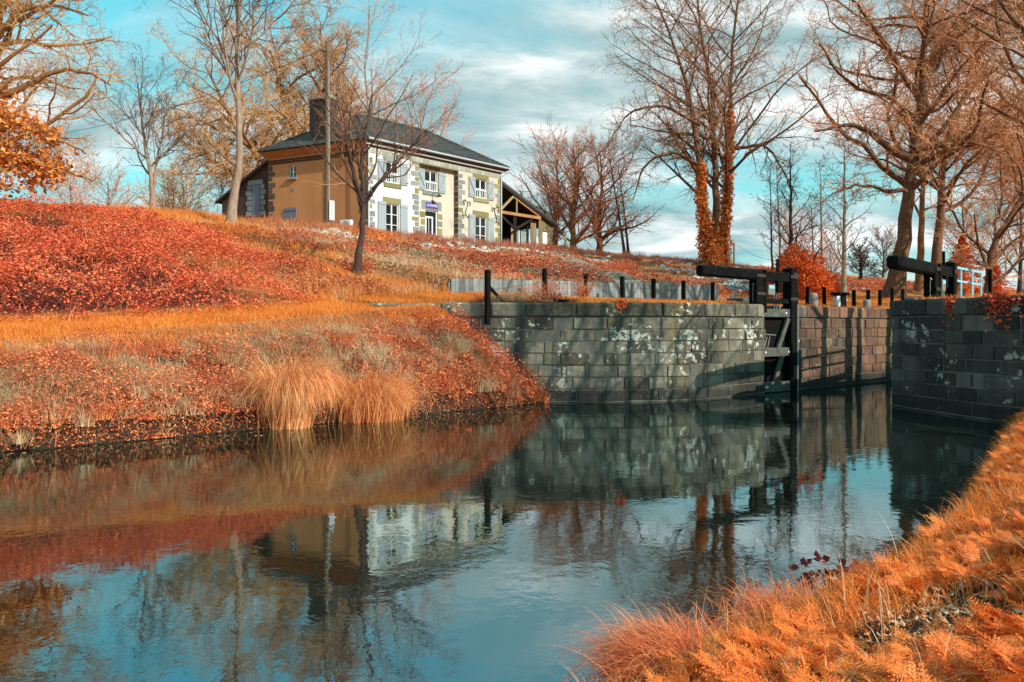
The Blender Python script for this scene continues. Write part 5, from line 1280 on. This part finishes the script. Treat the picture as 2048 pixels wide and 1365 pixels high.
for (s, zc, mr) in ((8.7, 10.55, 1), (11.72, 10.4, -1)):
    mb = MB(); c0 = A + e1 * s + n1 * .05 + ez * zc
    def sp(t0, t1, cx, cz_, r0, r1, n=18): return [c0 + e1 * mr * (cx + (r0 + (r1 - r0) * i / n) * math.cos(t0 + (t1 - t0) * i / n)) + ez * (cz_ + (r0 + (r1 - r0) * i / n) * math.sin(t0 + (t1 - t0) * i / n)) for i in range(n + 1)]
    mb.tube([c0 + e1 * mr * (.12 * math.sin(t * 2.2)) + ez * .5 * t for t in np.linspace(-1, 1, 14)], .025, 6)
    mb.tube(sp(PI * .1, PI * 1.6, -.22, .42, .2, .08), .025, 6); mb.tube(sp(PI, -PI * .6, .28, .34, .2, .06), .025, 6); mb.tube(sp(0, -PI * 1.4, -.28, -.4, .2, .07), .025, 6); mb.tube(sp(PI, PI * 2.4, .2, -.46, .2, .08), .025, 6)
    mb.build('wall_anchor', M['iron_dark'], house)
# dark brick annex on the left
ax = thing('brick_annex', Lc + [0, 0, 8.2], 'dark brick lean to annex with blue door left of the ochre gable', 'annex')
FA = (Lc, e2, n2, ez); D = -.3; TA = 4.55
zt = lambda t: 13.35 - (13.35 - 10.95) * t / TA
q = lambda t, d, z: Lc + e2 * t + n2 * d + ez * z
mb = MB(); mb.add([q(0, D, ZB), q(TA, D, ZB), q(TA, D, zt(TA)), q(0, D, zt(0))], [(0, 1, 2, 3)]); mb.add([q(TA, D, ZB), q(TA, D - 6, ZB), q(TA, D - 6, zt(TA)), q(TA, D, zt(TA))], [(0, 1, 2, 3)]); mb.build('wall', M['brick_dark'], ax)
mb = MB(); mb.prism([q(-.0, D + .3, zt(0) + .05), q(TA + .35, D + .3, zt(TA + .35) + .05), q(TA + .35, D + .3, zt(TA + .35) + .2), q(0, D + .3, zt(0) + .2)], -n2 * 6.6); mb.build('roof', M['slate'], ax)
mb = MB(); mb.box(FA, 1.05, 1.75, D - .0, D + .03, 9.75, 11.85, .005); adr = mb.build('door', M['shutter_dark'], ax)
mb = MB(); mb.box(FA, .75, 2.1, D, D + .05, 11.88, 12.2, .01)
for k in range(6): mb.box(FA, .5 + .12 * (k % 2), 1.0, D, D + .04, 9.75 + k * .36, 10.06 + k * .36, .01); mb.box(FA, 1.8, 2.3 - .12 * (k % 2), D, D + .04, 9.75 + k * .36, 10.06 + k * .36, .01)
mb.build('door_stones', M['quoin_moss'] if False else M['quoin'], ax)
mb = MB(); mb.box(FA, .9, 2.0, D + .002, D + .02, 8.0, 9.0); mb.build('opening_shade_panel', M['post'], ax)  # flat dark panel on the wall, standing for the shade inside the opening
# timber shed on the right
sh = thing('timber_shed', Bc + [0, 0, 8.3], 'open fronted timber lean to shed at the right end of the house', 'shed')
FS = (Bc, e1, n1, ez); D = -.5; TS = 6.5
zr = lambda s: 12.85 - (12.85 - 10.35) * s / TS
q = lambda s, d, z: Bc + e1 * s + n1 * d + ez * z
mb = MB(); mb.prism([q(0.02, D + .45, zr(0) + .08), q(TS + .4, D + .45, zr(TS + .4) + .08), q(TS + .4, D + .45, zr(TS + .4) + .26), q(0.02, D + .45, zr(0) + .26)], -n1 * 7); mb.build('roof', M['slate'], sh)
mb = MB(); mb.bar(q(.05, D + .42, zr(.05) - .02), q(TS + .35, D + .42, zr(TS + .35) - .02), .06, .2); mb.build('barge_board', M['timber_dark'], sh)
mb = MB(); mb.bar(q(1.7, D + .3, zr(1.7) - .18), q(4.75, D + .3, 10.85), .14, .2); mb.build('rafter', M['timber_orange'], sh)
mb = MB(); mb.bar(q(0, D + .3, 10.72), q(4.8, D + .3, 10.72), .16, .22); mb.build('tie_beam', M['timber_orange'], sh)
mb = MB(); mb.bar(q(1.7, D + .3, 12.15), q(.1, D + .3, 10.85), .12, .16); mb.bar(q(2.0, D + .3, 12.0), q(2.0, D + .3, 10.8), .1, .12, (1, 0, 0)); mb.build('strut', M['timber'], sh)
mb = MB(); mb.bar(q(1.9, D + .2, 8.0), q(1.9, D + .2, 10.6), .26, .26, (1, 0, 0)); mb.bar(q(1.9, D + .2, 9.6), q(.2, D + .2, 10.55), .14, .16); mb.bar(q(1.9, D + .2, 9.6), q(3.9, D + .2, 10.55), .14, .16); mb.build('post', M['timber_dark'], sh)
mb = MB(); mb.box(FS, .05, TS, D - 3.6, D - 3.5, 8.0, 11.4); mb.build('back_wall', M['timber_dark'], sh)
mb = MB(); mb.box(FS, .05, 1.7, D - 1.1, D - 1.0, 8.0, 10.4); mb.build('side_boarding', M['cladding_red'], sh)
mb = MB(); mb.box(FS, 0.05, 1.75, D - .98, D - .92, 9.3, 9.5); mb.build('boarding_rail', M['timber_dark'], sh)
def boards(s0, s1, d, z0, f, mat, nm, ops=()):
    mb = MB(); s = s0
    while s < s1:
        w = min(.17, s1 - s); seg = [(z0, f(s))]
        for o in ops:
            if o[0] < s + w / 2 < o[1]: seg = [(z0, o[2]), (o[3], f(s))]
        for (a, b) in seg:
            if b > a: mb.box(FS, s + .004, s + w - .004, d, d + .03, a, b)
        s += w
    return mb.build(nm, M[mat], sh)
boards(4.75, TS, D + .15, 8.0, lambda s: zr(s) - .05, 'cladding', 'boarding', [(5.25, 6.0, 8.75, 9.75)])
mb = MB(); mb.box(FS, 5.25, 6.0, D + .05, D + .09, 8.75, 9.75); mb.build('window', M['joinery'], sh)
boards(2.2, 3.0, D - .5, 8.0, lambda s: 9.95, 'timber', 'door_leaf')
mb = MB(); mb.box(FS, 3.05, 3.1, D - .3, D - .24, 8.0, 9.7); mb.box(FS, 3.75, 4.0, D - .3, D - .2, 8.0, 10.0); mb.box(FS, 3.1, 3.75, D - .3, D - .24, 9.62, 9.7); gd = mb.build('glazed_door', M['timber_dark'], sh)
mb = MB(); mb.box(FS, 3.1, 3.75, D - .28, D - .26, 8.05, 9.62); mb.build('pane', M['shutter'], gd)
boards(4.05, 4.75, D - .1, 8.0, lambda s: 10.5, 'cladding', 'boarding')
# post beside the steps, pole, boxes
p = zg(px(1131, 500, 56)); o = MB().bar(p, p + [0, 0, 1.55], .16, .16, (1, 0, 0), .015).build('wooden_post', M['timber']); prop(o, 'pale square wooden post at the top of the steps beside the shed', 'post')
pb = zg(px(655, 452, 47.6)); pt_ = px(652, 83, 47.6); pt_[:2] = pb[:2]
pole = thing('utility_pole', pb, 'tall weathered wooden utility pole standing before the ochre gable', 'utility pole')
MB().tube([pb, pb * .5 + pt_ * .5, pt_], [.17, .15, .125], 12).build('pole', M['pole'], pole)
mb = MB(); mb.box((pt_, np.array([1., 0, 0]), np.array([0, 1., 0]), ez), -.32, -.1, -.05, .05, -.62, -.55); 
for k in range(3): mb.tube([pt_ + [-.34 + .05 * k, 0, -.7 + .1 * k], pt_ + [-.34 + .05 * k, 0, -.52 + .1 * k]], .04, 6)
mb.build('insulator', M['iron_dark'], pole)
mb = MB(); mb.box((pb, np.array([1., 0, 0]), np.array([0, 1., 0]), ez), .14, .42, -.22, .05, .55, 1.75, .02); mb.build('meter_box', M['plastic'], pole)
mb = MB(); mb.tube([pb + [.13, -.13, .2], pt_ + [.1, -.1, -1.0]], .022, 5); mb.build('conduit', M['zinc'], pole)
a = pt_ + [-.3, 0, -.5]; b = px(150, 262, 75); cab = [a + (b - a) * t + np.array([0, 0, -1.2 * 4 * t * (1 - t) * .5]) for t in np.linspace(0, 1, 24)]; b2 = b + (b - a) * .35
o = MB().tube(cab + [b2], .02, 4).build('overhead_cable', M['cable']); prop(o, 'dark overhead cable running left from the utility pole', 'cable')
hp = zg(px(1468, 500, 90)); ht = px(1468, 486, 90); ht[:2] = hp[:2]; o = MB().tube([hp, ht], .10, 7).build('utility_pole', M['pole']); prop(o, 'small distant pole right of the ivy clad tree', 'utility pole')
a = ht + [0, 0, -.1]; b = px(1560, 522, 100); o = MB().tube([a + (b - a) * t + np.array([0, 0, -.5 * 4 * t * (1 - t)]) for t in np.linspace(0, 1, 12)], .02, 4).build('overhead_cable', M['cable']); prop(o, 'thin far cable sloping from the small distant pole', 'cable')
p = zg(px(693, 452, 49)); ac = thing('heat_pump', p, 'white outdoor heat pump unit at the foot of the ochre gable', 'heat pump'); f = (p, e2 * -1, n2, ez)
MB().box(f, -.4, .4, -.15, .15, .1, .75, .02).build('casing', M['joinery'], ac); mb = MB(); cc = p + n2 * .155 + ez * .42
for r0 in (.08, .16, .24): mb.tube([cc + (-e2) * r0 * math.cos(t) + ez * r0 * math.sin(t) for t in np.linspace(0, 2 * PI, 20)], .01, 4)
mb.build('fan_grille', M['iron_dark'], ac)
# bicycle-like clutter by the shed: a low dark trough
p = zg(px(1108, 497, 60)); o = MB().box(frame(p, (1, .2)), -.7, .7, -.3, .3, -.1, .32, .05).build('planting_trough', M['timber_dark']); prop(o, 'low dark trough on the ground beside the timber shed', 'trough')

# ------------------------------------------------------------------ light, sky, camera
SX, SY, EL = .80, -.60, 32.0
sun = bpy.data.lights.new('sun', 'SUN'); sun.energy = 5.0; sun.angle = math.radians(.5); sun.color = (1, .93, .82)
so = bpy.data.objects.new('sun', sun); COL.objects.link(so)
dv = Vector((SX * math.cos(math.radians(EL)), SY * math.cos(math.radians(EL)), math.sin(math.radians(EL)))).normalized()
so.rotation_euler = dv.to_track_quat('Z', 'Y').to_euler(); so.location = (30, -30, 40)
W = bpy.data.worlds.new('World'); SC.world = W; W.use_nodes = True; nt = W.node_tree; nt.nodes.clear(); L = nt.links
out = nt.nodes.new('ShaderNodeOutputWorld'); bg = nt.nodes.new('ShaderNodeBackground'); bg.inputs['Strength'].default_value = .08; L.new(bg.outputs[0], out.inputs[0])
sky = nt.nodes.new('ShaderNodeTexSky'); sky.sky_type = 'NISHITA'; sky.sun_disc = False; sky.sun_elevation = math.radians(EL); sky.sun_rotation = math.atan2(SX, SY)
tint = mixc(nt, 1.0, sky.outputs[0], (.85, 2.4, 1.9), 'MULTIPLY')
tc = nt.nodes.new('ShaderNodeTexCoord'); sp = nt.nodes.new('ShaderNodeSeparateXYZ'); L.new(tc.outputs['Generated'], sp.inputs[0])
def mth(op, a, b=None, c=None):
    n = nt.nodes.new('ShaderNodeMath'); n.operation = op
    for i, q in enumerate((a, b, c)):
        if q is None: continue
        if hasattr(q, 'is_output'): L.new(q, n.inputs[i])
        else: n.inputs[i].default_value = q
    return n.outputs[0]
zz = mth('ADD', mth('MAXIMUM', sp.outputs[2], 0.0), .22)
cx = mth('DIVIDE', sp.outputs[0], zz); cy = mth('DIVIDE', sp.outputs[1], zz)
cb = nt.nodes.new('ShaderNodeCombineXYZ'); L.new(cx, cb.inputs[0]); L.new(cy, cb.inputs[1])
mp = nt.nodes.new('ShaderNodeMapping'); mp.inputs['Location'].default_value = (3.1, 1.7, 0); mp.inputs['Rotation'].default_value = (0, 0, .35); mp.inputs['Scale'].default_value = (.8, 1.25, 1); L.new(cb.outputs[0], mp.inputs[0])
n1_ = nd(nt, 'ShaderNodeTexNoise', Scale=1.15, Detail=8, Roughness=.52, Distortion=.35); L.new(mp.outputs[0], n1_.inputs['Vector'])
n2_ = nd(nt, 'ShaderNodeTexNoise', Scale=2.3, Detail=9, Roughness=.58, Distortion=.45); L.new(mp.outputs[0], n2_.inputs['Vector'])
cm = ramp(nt, [(0, 0, 0), (1, 1, 1)], [.36, .52]); L.new(n1_.outputs['Fac'], cm.inputs[0])
cc_ = ramp(nt, [(2.3, 4.6, 5.0), (4.8, 6.4, 6.6), (9.6, 10.1, 10.0)], [.35, .48, .62]); L.new(n2_.outputs['Fac'], cc_.inputs[0])
hz = nd(nt, 'ShaderNodeMapRange'); hz.inputs[1].default_value = .0; hz.inputs[2].default_value = .42; hz.inputs[3].default_value = .85; hz.inputs[4].default_value = 0; L.new(sp.outputs[2], hz.inputs[0])
hi = nd(nt, 'ShaderNodeMapRange'); hi.inputs[1].default_value = .40; hi.inputs[2].default_value = .85; hi.inputs[3].default_value = 1.0; hi.inputs[4].default_value = .35; L.new(sp.outputs[2], hi.inputs[0])
mk = mth('MULTIPLY', cm.outputs[0], hi.outputs[0])
s1 = mixc(nt, hz.outputs[0], tint, (3.4, 6.6, 7.2))
s2 = mixc(nt, mk, s1, cc_.outputs[0])
hu = nd(nt, 'ShaderNodeMapRange'); hu.inputs[1].default_value = .36; hu.inputs[2].default_value = .60; L.new(sp.outputs[2], hu.inputs[0])
s3 = mixc(nt, hu.outputs[0], (1, 1, 1), (1.05, 1.5, 1.6)); s4 = mixc(nt, 1.0, s2, s3, 'MULTIPLY'); L.new(s4, bg.inputs['Color'])
cam = bpy.data.cameras.new('camera'); co = bpy.data.objects.new('camera', cam); COL.objects.link(co)
co.location = (0, 0, EYE); co.rotation_euler = (PI / 2, 0, 0); cam.lens = 28; cam.sensor_width = 36; cam.shift_y = -(32.5 / 2048); cam.clip_end = 5000; cam.clip_start = .05
SC.camera = co
vs = SC.view_settings; vs.view_transform = 'Standard'; vs.look = 'None'; vs.exposure = 0.42; vs.gamma = 1; vs.use_curve_mapping = False
SC.cycles.max_bounces = 6; SC.cycles.transparent_max_bounces = 4; SC.cycles.use_denoising = True
try: SC.cycles.denoiser = 'OPENIMAGEDENOISE'
except Exception: pass
